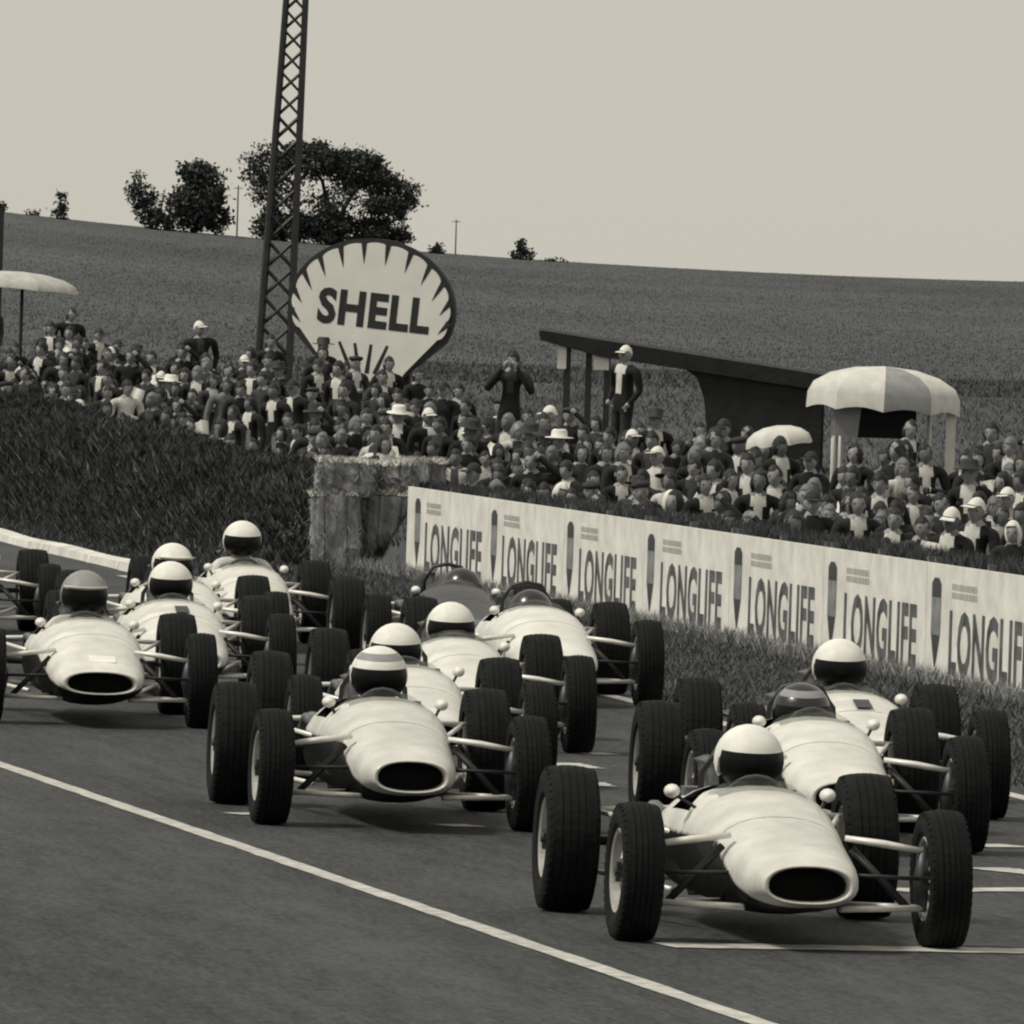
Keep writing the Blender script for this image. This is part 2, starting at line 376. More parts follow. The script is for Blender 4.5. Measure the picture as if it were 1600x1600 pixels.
def tree(px, py, d, lobes, trunk, label, seed, leaf=.2, name='tree', group='trees on the hill crest'):
    """px, py: where the foot stands on the hill; lobes in metres about the foot"""
    x = xat(px, d, 6); z = tz(x, d)
    t = thing(name, label, 'tree' if name == 'tree' else 'bush', (x, d, z - .1), 0, group)
    link('crown', leaf_mesh('crown', lobes, leaf, seed), t)
    mb = MB()
    for base, pts, r0 in trunk:
        mb.tube([(base, 0, 0)] + pts, [r0] + [r0 * (1 - (i + 1) / (len(pts) + .6)) for i in range(len(pts))], 7)
    mb.build('trunk', BARK, t, True)
D0 = 985; k = D0 / FPX
def lb(x0, x1, y0, y1, fx, fy, cnt, clump=40, ry=None):
    rx = (x1 - x0) / 2 * k; rz = (y1 - y0) / 2 * k
    return (((x0 + x1) / 2 - fx) * k, (fy - (y0 + y1) / 2) * k, rx * .92, rz * .92, ry or min(rx, 4), cnt, clump)
fx, fy = 520, 392
big = [lb(375, 450, 235, 310, fx, fy, 750, 36), lb(430, 530, 226, 288, fx, fy, 2400, 60), lb(500, 600, 238, 298, fx, fy, 2800, 60), lb(570, 650, 272, 345, fx, fy, 1800, 55),
       lb(560, 652, 320, 352, fx, fy, 500, 45), lb(380, 430, 290, 345, fx, fy, 180, 30), lb(390, 500, 338, 385, fx, fy, 2200, 70), lb(470, 560, 338, 390, fx, fy, 2400, 80), lb(540, 640, 345, 396, fx, fy, 2600, 80),
       lb(460, 640, 286, 350, fx, fy, 1100, 26), lb(392, 480, 275, 350, fx, fy, 620, 26)]
def limb(xs): return [((a - fx) * k, dy, (fy - b) * k) for a, b, dy in xs]
tree(fx, fy, D0, [(a_, b_, c_, d_, e_, int(f_ * 1.7), g_) for a_, b_, c_, d_, e_, f_, g_ in big], [(-.4, limb([(512, 340, 0), (500, 290, .4), (470, 250, .8)]), .35), (.2, limb([(535, 330, 0), (560, 290, -.4), (590, 265, 0)]), .3), (-4, limb([(430, 330, 0), (410, 290, .3), (400, 250, 0)]), .22),
     (3.5, limb([(590, 340, 0), (612, 310, 0), (630, 290, 0)]), .2)], 'broad spreading dark tree with sky showing through, behind the scallop sign', 3, .16)
fx, fy = 300, 364
tree(fx, fy, D0, [lb(262, 345, 248, 360, fx, fy, 4200, 90), lb(280, 330, 250, 300, fx, fy, 1200, 50), lb(310, 356, 300, 362, fx, fy, 1300, 60)], [(0, limb([(300, 320, 0), (302, 280, 0)]), .25)], 'dense dark rounded tree on the hill crest', 4, .2)
fx, fy = 235, 356
tree(fx, fy, D0 - 4, [lb(196, 240, 262, 320, fx, fy, 520, 30), lb(205, 270, 290, 345, fx, fy, 620, 30), lb(215, 280, 325, 358, fx, fy, 700, 40)], [(0, limb([(228, 320, 0), (215, 285, 0)]), .14), (.3, limb([(250, 320, 0), (255, 290, 0)]), .12)], 'thin airy tree beside the dense rounded tree', 5, .18)
fx, fy = 92, 342
tree(fx, fy, D0, [lb(78, 108, 318, 342, fx, fy, 240, 20), lb(86, 100, 294, 330, fx, fy, 160, 16)], [(0, limb([(93, 320, 0)]), .07)], 'small pointed bush standing alone on the hill crest', 6, .16, 'bush')
fx, fy = 5, 336
tree(fx, fy, D0 + 10, [lb(-20, 20, 308, 338, fx, fy, 300, 25)], [(0, limb([(5, 320, 0)]), .07)], 'rounded pale bush at the high end of the hill crest', 7, .16, 'bush')
fx, fy = 50, 339
tree(fx, fy, D0 + 5, [lb(36, 64, 324, 340, fx, fy, 90, 12)], [(0, limb([(50, 332, 0)]), .05)], 'low sparse bush between the pointed bush and the pale bush', 8, .14, 'bush')
fx, fy = 683, 396
tree(fx, fy, D0, [lb(664, 700, 384, 398, fx, fy, 300, 25), lb(676, 692, 376, 394, fx, fy, 110, 16)], [(0, limb([(683, 388, 0)]), .06)], 'low dark bush beside the thin pole on the hill', 9, .15, 'bush')
fx, fy = 815, 405
tree(fx, fy, D0, [lb(793, 836, 388, 406, fx, fy, 420, 25), lb(806, 824, 372, 398, fx, fy, 240, 20)], [(0, limb([(815, 390, 0)]), .07)], 'dark bush with a peaked top on the bare hill crest', 10, .16, 'bush')
fx, fy = 870, 410
tree(fx, fy, D0, [lb(845, 892, 401, 411, fx, fy, 130, 12)], [(0, limb([(870, 405, 0)]), .04)], 'low ragged scrub next to the peaked bush on the hill crest', 11, .13, 'bush')
def pole(px, y0, y1, d, r, label):
    x = xat(px, d, 6); z = tz(x, d); h = (y1 - y0) * d / FPX
    mb = MB(); mb.tube([(0, 0, -.2), (0, 0, h)], [r, r * .7], 6)
    cr = .35 if h > 2 else .2; mb.tube([(-cr, 0, h * .94), (cr, 0, h * .94)], r * .5, 5)
    tag(mb.build('utility_pole', mat('pole_wood', g(.14), .9, .3, 9), None, False, (x, d, z)), label, 'pole')
pole(711, 342, 398, D0 - 3, .07, 'thin pole on the hill crest between the two dark bushes')
pole(369, 296, 378, D0 - 6, .08, 'thin pole on the hill crest between the two large trees')

# ------------------------------------------------------------------ people
def skin_mesh(name, V, E, Rd, root=0, sub=1):
    me = bpy.data.meshes.new(name); me.from_pydata(V, E, [])
    o = bpy.data.objects.new(name, me); C.objects.link(o)
    md = o.modifiers.new('s', 'SKIN'); md.use_smooth_shade = True; md.branch_smoothing = .4
    sv = me.skin_vertices[0].data
    for i, r in enumerate(Rd): sv[i].radius = r if hasattr(r, '__len__') else (r, r); sv[i].use_root = (i == root)
    if sub: s2 = o.modifiers.new('u', 'SUBSURF'); s2.levels = s2.render_levels = sub
    dg = bpy.context.evaluated_depsgraph_get(); dg.update()
    out = bpy.data.meshes.new_from_object(o.evaluated_get(dg)); bpy.data.objects.remove(o)
    return out
def head_geo(mb, c, s=1.0, mi=0, eye_mi=None, n=16, mrows=14):
    """an egg-shaped head facing -y with brow, sockets, nose, mouth, chin and ears"""
    rs = []
    for i in range(mrows + 1):
        ph = -math.pi / 2 + math.pi * i / mrows; row = []
        for j in range(n):
            th = 2 * math.pi * j / n; x = math.cos(ph) * math.sin(th); y = -math.cos(ph) * math.cos(th); z = math.sin(ph)
            X, Y, Z = x * .078, y * .097, z * .122
            if z < 0: X *= 1 + .32 * z; Y *= 1 + (.12 * z if y < 0 else .35 * z)
            front = max(0, -y)
            if front > .5:
                if abs(x) < .16 and -.32 < z < .12: Y -= .024 * (1 - abs(z + .14) / .3)
                if .2 < abs(x) < .62 and -.02 < z < .2: Y += .014
                if abs(x) < .3 and -.62 < z < -.5: Y += .006
                if abs(x) < .3 and z < -.75: Y -= .008
            if abs(x) > .93 and abs(z) < .25: X *= 1.16
            row.append(Vector(c) + Vector((X, Y, Z)) * s)
        rs.append(row)
    b = len(mb.v); f0 = len(mb.f); mb.rings(rs, True, False, mi)
    if eye_mi is not None:
        for fi in range(f0, len(mb.f)):
            p = sum((Vector(mb.v[k]) for k in mb.f[fi]), Vector()) / 4 - Vector(c)
            if p.y < -.05 * s and .018 * s < abs(p.x) < .05 * s and -.004 * s < p.z < .03 * s: mb.m[fi] = eye_mi
def to_mb(me, mb, mi_fn):
    b = len(mb.v); mb.v += [tuple(v.co) for v in me.vertices]
    for p in me.polygons: mb.f.append([b + i for i in p.vertices]); mb.m.append(mi_fn(p.center))
def fingers(mb, wrist, d, up, side, mi, s=1.0):
    d = Vector(d).normalized(); up = Vector(up); a = d.cross(up).normalized()
    for i, l in enumerate((.07, .08, .075, .058)):
        p = Vector(wrist) + d * .07 * s + a * ((i - 1.5) * .019 * s)
        mb.tube([p, p + d * l * .5 * s - up * .006, p + d * l * .8 * s - up * .03 * s], [.009 * s, .0085 * s, .007 * s], 6, mi)
    p = Vector(wrist) + d * .03 * s - a * (.035 * s * side)
    mb.tube([p, p - a * (.03 * s * side) + d * .02 * s, p - a * (.03 * s * side) + d * .05 * s - up * .01], [.011 * s, .010 * s, .008 * s], 6, mi)

def spectator(pose, girth=1.0, coat_len=.82, vopen=.07):
    """standing or sitting figure, feet at z=0, facing -y. slots: skin, jacket, trousers, shirt, eyes"""
    V = []; E = []; Rd = []
    def add(p, r, par=None):
        V.append(p); Rd.append(r); 
        if par is not None: E.append((par, len(V) - 1))
        return len(V) - 1
    gth = girth; dz = 0; 
    sit = pose in ('sit',)
    hipz = .93 if not sit else .30
    o = hipz - .93
    pel = add((0, .02, .95 + o), (.15 * gth, .12 * gth)); wa = add((0, .02, 1.09 + o), (.145 * gth, .115 * gth), pel); ch = add((0, .0, 1.27 + o), (.165 * gth, .12 * gth), wa)
    lean = -.04 if pose == 'lean' else 0
    uc = add((0, lean, 1.40 + o), (.13 * gth, .095), ch); nk = add((0, lean - .005, 1.475 + o), .066, uc); hb = add((0, lean - .015, 1.545 + o), .058, nk)
    A = {'down': ((.245, .03, 1.12), (.25, -.04, .88)), 'pocket': ((.27, .06, 1.14), (.20, -.06, .96)), 'lean': ((.25, .0, 1.12), (.22, -.12, .92)),
         'fold': ((.25, -.03, 1.14), (-.02, -.21, 1.16)), 'sit': ((.25, -.05, 1.12), (.14, -.26, 1.02)), 'paper': ((.25, -.03, 1.13), (.10, -.27, 1.18)),
         'shade': ((.25, .02, 1.13), (.25, -.04, .9)), 'camera': ((.30, -.1, 1.2), (.07, -.17, 1.53))}
    hands = []
    for sd in (-1, 1):
        el, wr = A[pose]
        if pose == 'shade' and sd > 0: el, wr = (.36, -.09, 1.42), (.12, -.15, 1.64)
        if pose == 'fold': wr = (wr[0], wr[1] + .02 * sd, wr[2] + .04 * sd)
        s1 = add((sd * .19 * gth, lean, 1.40 + o), .072, uc); s2 = add((sd * el[0], el[1] + lean, el[2] + o), .05, s1); s3 = add((sd * wr[0], wr[1] + lean, wr[2] + o), .036, s2)
        dv = (Vector(V[s3]) - Vector(V[s2])).normalized(); h = Vector(V[s3]) + dv * .08; s4 = add(tuple(h), (.042, .024), s3); hands.append((Vector(V[s3]), h))
    for sd in (-1, 1):
        if sit:
            k1 = add((sd * .11, -.06, .26), .085, pel); k2 = add((sd * .16, -.42, .42), .06, k1); k3 = add((sd * .13, -.5, .07), .045, k2); add((sd * .14, -.64, .045), .04, k3)
        else:
            k1 = add((sd * .09, .02, .86), .09 * gth, pel); k2 = add((sd * .10, .01, .49), .062, k1); k3 = add((sd * .105, .03, .09), .045, k2); add((sd * .125, -.13, .045), .042, k3)
    me = skin_mesh('person_raw', V, E, Rd, 0, 2)
    mb = MB()
    def mi(c):
        for w, h in hands:
            if (c - h).length < .075: return 0
        if c.z > 1.465 + o and abs(c.x) < .09 and c.y < .09: return 0
        if c.y < -.03 and 1.1 + o < c.z <= 1.43 + o and abs(c.x) < .011 and pose in ('pocket', 'fold', 'paper') and gth < 1.1: return 2
        if c.y < -.03 and 1.08 + o < c.z <= 1.5 + o and abs(c.x) < (vopen * (c.z - o - 1.06) * 2.5 if vopen < .1 else .035 + .12 * max(0, c.z - o - 1.0)): return 3
        if c.z < coat_len + o or (sit and c.y < -.16 and c.z < .5): return 2
        return 1
    to_mb(me, mb, mi); bpy.data.meshes.remove(me)
    head_geo(mb, (0, lean - .025, 1.59 + o), 1.0, 0, 4)
    m = mb.mesh('person', [M['skin'], J[0], M['trouser'], M['shirt'], M['eye']], True)
    zz = min(v.co.z for v in m.vertices)
    for v in m.vertices: v.co.z -= zz
    return m, Vector((0, lean - .025, 1.59 + o - zz))
def cap_part(kind):
    """hair or hat about a head centre at the origin, facing -y"""
    mb = MB(); n = 16
    def shell(sc, f, rows=8, z0=-1):
        rs = []
        for i in range(rows + 1):
            row = []
            for j in range(n):
                th = 2 * math.pi * j / n; lo = f(th); ph = lo + (math.pi / 2 - lo) * i / rows
                row.append((math.cos(ph) * math.sin(th) * .078 * sc, -math.cos(ph) * math.cos(th) * .097 * sc, math.sin(ph) * .122 * sc))
            rs.append(row)
        mb.rings(rs, True, False)
    if kind == 'hair': shell(1.10, lambda th: .48 if math.cos(th) > .5 else (.0 if math.cos(th) > 0 else -.6))
    elif kind == 'long_hair': shell(1.16, lambda th: .6 if math.cos(th) > .55 else (-.9 if math.cos(th) < .35 else -.3))
    elif kind == 'cap':
        shell(1.17, lambda th: .42 if math.cos(th) > .3 else .15)
        mb.rings([[(x * .8, -.085, .05), (x * .9, -.125, .045), (x, -.165, .03), (x, -.165, .024), (x * .9, -.125, .038), (x * .8, -.085, .042)] for x in (-.075, -.04, 0, .04, .075)])
    elif kind == 'brim_hat':
        mb.rings([[(math.sin(2 * math.pi * j / n) * r, -math.cos(2 * math.pi * j / n) * r * 1.15, z) for j in range(n)] for r, z in ((.17, .045), (.165, .055), (.097, .062), (.094, .13), (.07, .155), (.001, .15))], True, False)
    elif kind == 'scarf': shell(1.2, lambda th: .55 if math.cos(th) > .6 else -1.0)
    elif kind == 'beret':
        mb.rings([[(math.sin(2 * math.pi * j / n) * r + .01, -math.cos(2 * math.pi * j / n) * r, z) for j in range(n)] for r, z in ((.085, .05), (.118, .08), (.10, .115), (.001, .132))], True, False)
    rj = random.Random(7); am = .007 if 'hair' in kind else .002
    mb.v = [tuple(Vector(v) + Vector((rj.uniform(-1, 1), rj.uniform(-1, 1), rj.uniform(-1, 1))) * am) for v in mb.v]
    return mb.mesh(kind, M['hair'], True)
CAPS = {k_: cap_part(k_) for k_ in ('hair', 'long_hair', 'cap', 'brim_hat', 'scarf', 'beret')}
POSES = {}
for ps in ('down', 'pocket', 'fold', 'lean', 'paper', 'shade', 'sit', 'camera'): POSES[ps] = spectator(ps, vopen=.085 if ps not in ('lean', 'shade') else 0.0)
POSES['host'] = spectator('pocket', 1.15, .78, .16); POSES['stout'] = spectator('pocket', 1.18); POSES['woman'] = spectator('down', .88, .45, 0.0)
PT = {'down': 'arms down', 'pocket': 'hands pocketed', 'fold': 'arms folded', 'lean': 'leaning', 'paper': 'holding paper', 'shade': 'shading eyes', 'sit': 'sitting', 'camera': 'raising a camera', 'stout': 'stoutly built', 'woman': 'long-skirted'}
HT = {('hair', 0): 'dark hair', ('hair', 1): 'grey hair', ('long_hair', 0): 'long dark hair', ('cap', 0): 'a dark cap', ('cap', 1): 'a white cap', ('brim_hat', 0): 'a dark brimmed hat', ('brim_hat', 1): 'a white brimmed hat', ('scarf', 1): 'a white headscarf', ('scarf', 0): 'a dark headscarf', ('beret', 0): 'a dark beret'}
def set_slots(o, mats):
    for i, m in mats.items(): o.material_slots[i].link = 'OBJECT'; o.material_slots[i].material = m
def person(x, y, z, rz, pose, coat, cap, capv, sc=1.0, where='', skin='skin', shirt='shirt', group='spectators behind the bank', label=None, tr='trouser'):
    me, hc = POSES[pose]
    o = link('person', me, None, (x, y, z), (0, 0, rz)); o.scale = (sc, sc, sc)
    set_slots(o, {0: M[skin], 1: J[coat], 2: M[tr], 3: M[shirt]})
    hr = random.Random(x * 7.3 + y); o.rotation_euler = (R(hr.uniform(-3, 3)), R(hr.uniform(-5, 5)), rz)
    h = link({'long_hair': 'hair', 'brim_hat': 'hat', 'scarf': 'headscarf'}.get(cap, cap), CAPS[cap], o, hc, (R(hr.uniform(-9, 9)), R(hr.uniform(-7, 7)), R(hr.uniform(-22, 22))))
    hm = (M['hair'], M['hair_g'])[capv] if 'hair' in cap else (M['hat_d'], M['hat_w'])[capv]
    set_slots(h, {0: hm})
    tag(o, label or 'person in %s with %s, %s, %s' % (JN[coat], HT[(cap, capv)], PT[pose], where), 'person', group)
    return o
CT = [(-60, 172, 205), (100, 172, 203), (300, 158, 190), (420, 150, 190), (560, 143, 183), (700, 135, 174), (850, 127, 161), (1100, 121, 152), (1300, 116, 146), (1500, 111, 141), (1700, 107, 137)]
def cd(px, i): return float(np.interp(px, [c[0] for c in CT], [c[i] for c in CT]))
rnd = random.Random(21); spots = []; crowd = []
def where_for(px):
    if px < 180: return 'by the pale awning'
    if px < 400: return 'short of the mast'
    if px < 520: return 'below the lattice mast'
    if px < 720: return 'before the scallop sign'
    if px < 860: return 'between sign and shed'
    if px < 1130: return 'before the open shed'
    if px < 1270: return 'before the shed wall'
    if px < 1500: return 'before the striped canopy'
    return 'past the striped canopy'
tries = 0
for px, d in ((748, 155), (770, 152), (795, 155), (818, 151), (838, 154), (930, 153), (952, 150), (975, 154), (998, 151), (1022, 153), (1385, 139), (1430, 138), (1412, 135)):
    x = xat(px, d, 1.0); spots.append((x, d)); crowd.append((px, x, d, (d - cd(px, 1)) / (cd(px, 2) - cd(px, 1))))
while len(crowd) < 345 and tries < 60000:
    tries += 1
    px = rnd.uniform(-30, 1640); t = rnd.random() ** .9
    dF, dB = cd(px, 1), cd(px, 2); d = dF + (dB - dF) * t; x = xat(px, d, 1.0)
    if any((x - a) ** 2 + ((d - b) * .42) ** 2 < .40 ** 2 for a, b in spots): continue
    if 1255 < px < 1505 and t > .8: continue
    spots.append((x, d)); crowd.append((px, x, d, t))
crowd.sort(key=lambda c: c[2] - cd(c[0], 1))
MASS = MB(); MASSM = [M['skin'], J[0], M['trouser'], M['shirt'], M['eye'], J[1], J[2], M['hair'], M['hat_w'], M['shirt_d'], J[4]]
for ci, (px, x, d, t) in enumerate(crowd):
    q = rnd.random(); z = tz(x, d) - .012
    pose = rnd.choices(['down', 'pocket', 'fold', 'lean', 'paper', 'shade', 'stout', 'woman'], [14, 13, 14, 13, 16, 9, 12, 11])[0]
    if t < .16 and rnd.random() < .6: pose = 'sit'
    coat = rnd.choices([0, 1, 2, 3, 4], [58, 22, 8, 4, 8])[0]
    cap, cv = rnd.choices([('hair', 0), ('hair', 1), ('long_hair', 0), ('cap', 0), ('cap', 1), ('brim_hat', 0), ('brim_hat', 1), ('scarf', 1), ('scarf', 0), ('beret', 0)], [58, 9, 12 if pose != 'stout' else 0, 8, 4, 4, 1.5, 1.5, 3, 4])[0]
    if pose == 'woman' and cap in ('cap', 'beret', 'brim_hat'): cap, cv = 'long_hair', 0
    sc = rnd.uniform(.88, 1.06) * (.92 if pose == 'woman' else 1)
    if ci >= 296:                                        # the farthest rows merge into one mass
        me_, hc_ = POSES[pose]; q_ = Matrix.Translation((x, d, z)) @ Matrix.Rotation(R(rnd.uniform(-48, 34)), 4, 'Z') @ Matrix.Scale(sc, 4)
        jm = [1, 1, 5, 6, 10][coat] if coat != 1 else 5; sm_i = rnd.choice([3, 9])
        for src, off_, mp_ in ((me_, Vector(), [0, jm, 2, sm_i, 4]), (CAPS[cap], hc_, [8 if cv and 'hair' not in cap else 7])):
            b_ = len(MASS.v); MASS.v += [tuple(q_ @ (v.co + off_)) for v in src.vertices]
            for p_ in src.polygons: MASS.f.append([b_ + k_ for k_ in p_.vertices]); MASS.m.append(mp_[p_.material_index])
        continue
    p = person(x, d, tz(x, d) - .012, R(rnd.uniform(-48, 34)), pose, coat, cap, cv, sc, where_for(px), rnd.choice(['skin', 'skin', 'skin_d']), rnd.choices(['shirt', 'shirt_d'], [62, 38])[0], 'spectators ' + where_for(px))
    if pose == 'paper':
        mb = MB(); n_ = 5; w_, h_ = rnd.uniform(.18, .3), rnd.uniform(.16, .24)
        mb.rings([[(-w_ / 2 + w_ * i / n_, .02 * math.sin(i * 1.4), zz_) for zz_ in (0, h_)] + [(-w_ / 2 + w_ * i / n_, .02 * math.sin(i * 1.4) + .006, zz_) for zz_ in (h_, 0)] for i in range(n_ + 1)])
        q_ = Matrix.Rotation(p.rotation_euler.z, 3, 'Z') @ Vector((0, -.36, 1.15)) * sc
        tag(mb.build('paper_sheet', M['paper'], None, False, Vector((x, d, tz(x, d))) + q_, (rnd.uniform(-.8, -.2), rnd.uniform(-.5, .5), p.rotation_euler.z)), 'white sheet of paper held by a spectator ' + where_for(px), 'paper', 'papers held up in the crowd ' + where_for(px))
tag(MASS.build('crowd_mass', MASSM, None, True), 'packed mass of spectators in the back rows behind the bank', 'crowd', None, 'stuff')
# figures that stand out above the rest
def crate(x, y, z0, h, label):
    t = thing('wooden_crate', label, 'crate', (x, y, z0))
    wm = mat('crate_wood', g(.09), .85, .3, 9, .4)
    nsl = max(3, int(h / .14)); 
    for sx, sy in ((-1, -1), (1, -1), (-1, 1), (1, 1)):
        mb = MB(); mb.box((sx * .36, sy * .26, h / 2 - .03), (.06, .06, h - .02)); mb.build('post', wm, t)
    for i in range(nsl):
        zz_ = (i + .5) * (h - .06) / nsl
        for sy in (-1, 1): mb = MB(); mb.box((0, sy * .302, zz_), (.8, .02, (h - .06) / nsl - .02)); mb.build('slat', wm, t)
        for sx in (-1, 1): mb = MB(); mb.box((sx * .402, 0, zz_), (.02, .58, (h - .06) / nsl - .02)); mb.build('slat', wm, t)
    for i in range(4): mb = MB(); mb.box((0, -.24 + i * .16, h - .015), (.84, .14, .03)); mb.build('lid_board', wm, t)
def raised(px, ptop, d, sc, *args, **kw):
    hz = at(px, ptop, d); z = hz.z - 1.72 * sc; zg = tz(hz.x, d)
    if z - zg > .15: crate(hz.x, d, zg - .02, z - zg + .02, kw.pop('clabel'))
    else: kw.pop('clabel')
    return person(hz.x, d, z, *args, **kw)
raised(792, 545, 158, 1.03, R(-12), 'camera', 0, 'hair', 0, 1.03, shirt='shirt_d', group='raised onlookers', label='person in dark clothes photographing with both hands raised, head above the crowd', clabel='slatted crate under the person taking a photograph')
raised(968, 537, 166, 1.02, R(-48), 'host', 0, 'cap', 1, 1.02, group='raised onlookers', label='person in white shirt front, dark jacket and pale cap standing under the shed roof', clabel='slatted crate under the person in the shed')
raised(100, 478, 201, 1.0, R(20), 'stout', 0, 'hair', 0, 1.0, shirt='shirt_d', group='raised onlookers', label='dark-haired person in black standing above the crowd near the pale awning', clabel='slatted crate beneath the person near the awning')
raised(322, 500, 189, 1.0, R(10), 'stout', 0, 'cap', 1, 1.0, shirt='shirt_d', group='raised onlookers', label='person in black with a pale cap standing above the crowd short of the mast', clabel='slatted crate beneath the pale-capped person')
raised(1556, 688, 139, 1.0, R(-30), 'down', 0, 'hair', 0, 1.0, group='raised onlookers', label='dark-haired person in black whose head rises over the crowd past the canopy', clabel='slatted crate beneath the person past the canopy')
raised(1408, 652, 143, 1.0, R(15), 'down', 0, 'hair', 0, 1.0, group='raised onlookers', label='dark-haired person in black with white collar under the striped canopy', clabel='slatted crate beneath the person under the canopy')

# ------------------------------------------------------------------ racing cars
def crm(xs, ys_, x):
    n = len(xs)
    for i in range(n - 1):
        if x <= xs[i + 1] or i == n - 2:
            t = (x - xs[i]) / (xs[i + 1] - xs[i]); t = min(1, max(0, t))
            p0 = ys_[max(i - 1, 0)]; p1 = ys_[i]; p2 = ys_[i + 1]; p3 = ys_[min(i + 2, n - 1)]
            return .5 * (2 * p1 + (p2 - p0) * t + (2 * p0 - 5 * p1 + 4 * p2 - p3) * t * t + (3 * p1 - p0 - 3 * p2 + p3) * t ** 3)
SHAPES = {   # y along the car (nose negative): half width, bottom, top
 'oval': ([-.62, -.52, -.3, 0, .3, .6, .88, 1.2, 1.55, 1.85, 2.2, 2.55], [.195, .22, .25, .275, .295, .315, .33, .345, .345, .33, .27, .17],
          [.195, .175, .15, .13, .11, .105, .105, .105, .105, .12, .17, .22], [.362, .392, .422, .465, .515, .572, .612, .615, .60, .57, .52, .44]),
 'blunt': ([-.58, -.5, -.3, 0, .3, .6, .88, 1.2, 1.55, 1.85, 2.2, 2.55], [.235, .255, .28, .30, .32, .335, .345, .355, .355, .335, .27, .17],
           [.20, .18, .15, .13, .11, .105, .105, .105, .105, .12, .17, .22], [.345, .378, .425, .482, .54, .592, .622, .62, .60, .57, .52, .44]),
 'slim': ([-.66, -.56, -.3, 0, .3, .6, .88, 1.2, 1.55, 1.85, 2.2, 2.55], [.165, .19, .225, .255, .28, .30, .32, .335, .335, .32, .26, .17],
          [.19, .17, .14, .12, .11, .105, .105, .105, .105, .12, .17, .22], [.37, .40, .44, .495, .55, .605, .635, .625, .605, .57, .52, .44])}
NA = 28
def ring(sh, y, ins=0.0, e=2.35):
    st = SHAPES[sh]; hw = crm(st[0], st[1], y) - ins; zb = crm(st[0], st[2], y) + ins; zt = crm(st[0], st[3], y) - ins
    zc = zb + (zt - zb) * .46; out = []
    for k_ in range(NA):
        a = 2 * math.pi * (k_ + .5) / NA - math.pi / 2; c_, s_ = math.cos(a), math.sin(a)
        ex = 2 / e
        out.append(Vector((hw * math.copysign(abs(c_) ** ex, c_), y, zc + (zt - zc if s_ > 0 else zc - zb) * math.copysign(abs(s_) ** ex, s_))))
    return out
MC = {}
def cached(key, fn):
    if key not in MC: MC[key] = fn()
    return MC[key]
def shell_mesh(sh, y0, y1, n, flank_shade, hole=None, ins=0.0, flip=False, full_front=None, cut=.50):
    mb = MB(); yy = [y0 + (y1 - y0) * i / n for i in range(n + 1)]; rs = [ring(sh, y, ins) for y in yy]
    for r in rs: mb.v += [tuple(p) for p in r]
    for i in range(n):
        ym = (yy[i] + yy[i + 1]) / 2
        for j in range(NA):
            k_ = (j + 1) % NA
            a = 2 * math.pi * (j + 1) / NA - math.pi / 2; s_ = math.sin(a)
            if hole and hole[0] < ym < hole[1] and s_ > .62: continue
            fc = [i * NA + j, i * NA + k_, (i + 1) * NA + k_, (i + 1) * NA + j]
            mb.f.append(fc[::-1] if not flip else fc)
            dark = flank_shade and s_ < (cut if ym > -.1 else cut - (-.1 - ym) * 2.6)
            mb.m.append(1 if dark else 0)
    return mb
def tyre(Rt, w):
    h = w / 2; prof = [(-h * .72, .168), (-h * .95, .20), (-h, Rt * .80), (-h * .94, Rt * .905), (-h * .80, Rt * .968)]
    for i in range(5):                                   # five ribs, grooves between
        a = -h * .70 + i * h * 1.4 / 5; b = a + h * 1.4 / 5
        cr = lambda q: Rt - .016 * (q / h) ** 2
        prof += [(a + .003, cr(a)), (b - .006, cr(b))]
        if i < 4: prof += [(b - .004, cr(b) - .004), (b + .001, cr(b) - .004)]
    prof += [(h * .80, Rt * .968), (h * .94, Rt * .905), (h, Rt * .80), (h * .95, .20), (h * .72, .168)]
    mb = MB(); mb.lathe_x(prof, 44, 0, True); 
    # tread blocks: shallow shoulder cuts round the edge
    for sd in (-1, 1):
        for q in range(44):
            a = 2 * math.pi * (q + .5) / 44; c_, s_ = math.cos(a), math.sin(a)
            r0 = Rt * .935; x0 = sd * h * .86
            p = Vector((x0, r0 * c_, r0 * s_)); t = Vector((0, -s_, c_)) * .010; rr = Vector((0, c_, s_)) * .012; xx = Vector((sd * .012, 0, 0))
            b0 = [p - t - rr - xx * .6, p + t - rr - xx * .6, p + t + rr * .9 - xx, p - t + rr * .9 - xx]; b1 = [p - t - rr + xx * .8, p + t - rr + xx * .8, p + t + rr * .45 + xx * .35, p - t + rr * .45 + xx * .35]
            mb.add(b0 + b1, [(0, 3, 2, 1), (4, 5, 6, 7), (0, 1, 5, 4), (1, 2, 6, 5), (2, 3, 7, 6), (3, 0, 4, 7)])
    return mb.mesh('tyre', M['rubber'], False)
def rim(w):
    h = w / 2; mb = MB()
    mb.lathe_x([(-h * .8, .178), (-h * .86, .172), (-h * .78, .160), (-h * .2, .150), (h * .2, .150), (h * .78, .160), (h * .86, .172), (h * .8, .178)], 36, 0)
    mb.lathe_x([(-h * .15, .152), (-h * .35, .10), (-h * .5, .06), (-h * .5, .0)], 36, 0); mb.lathe_x([(h * .15, .152), (h * .35, .10), (h * .5, .06), (h * .5, .0)], 36, 0)
    for q in range(6):
        a = math.pi / 3 * q; 
        for sd in (-1, 1): mb.tube([(sd * h * .52, .05 * math.cos(a), .05 * math.sin(a)), (sd * h * .26, .148 * math.cos(a), .148 * math.sin(a))], [.016, .012], 6)
    return mb.mesh('rim', M['rim'], False)
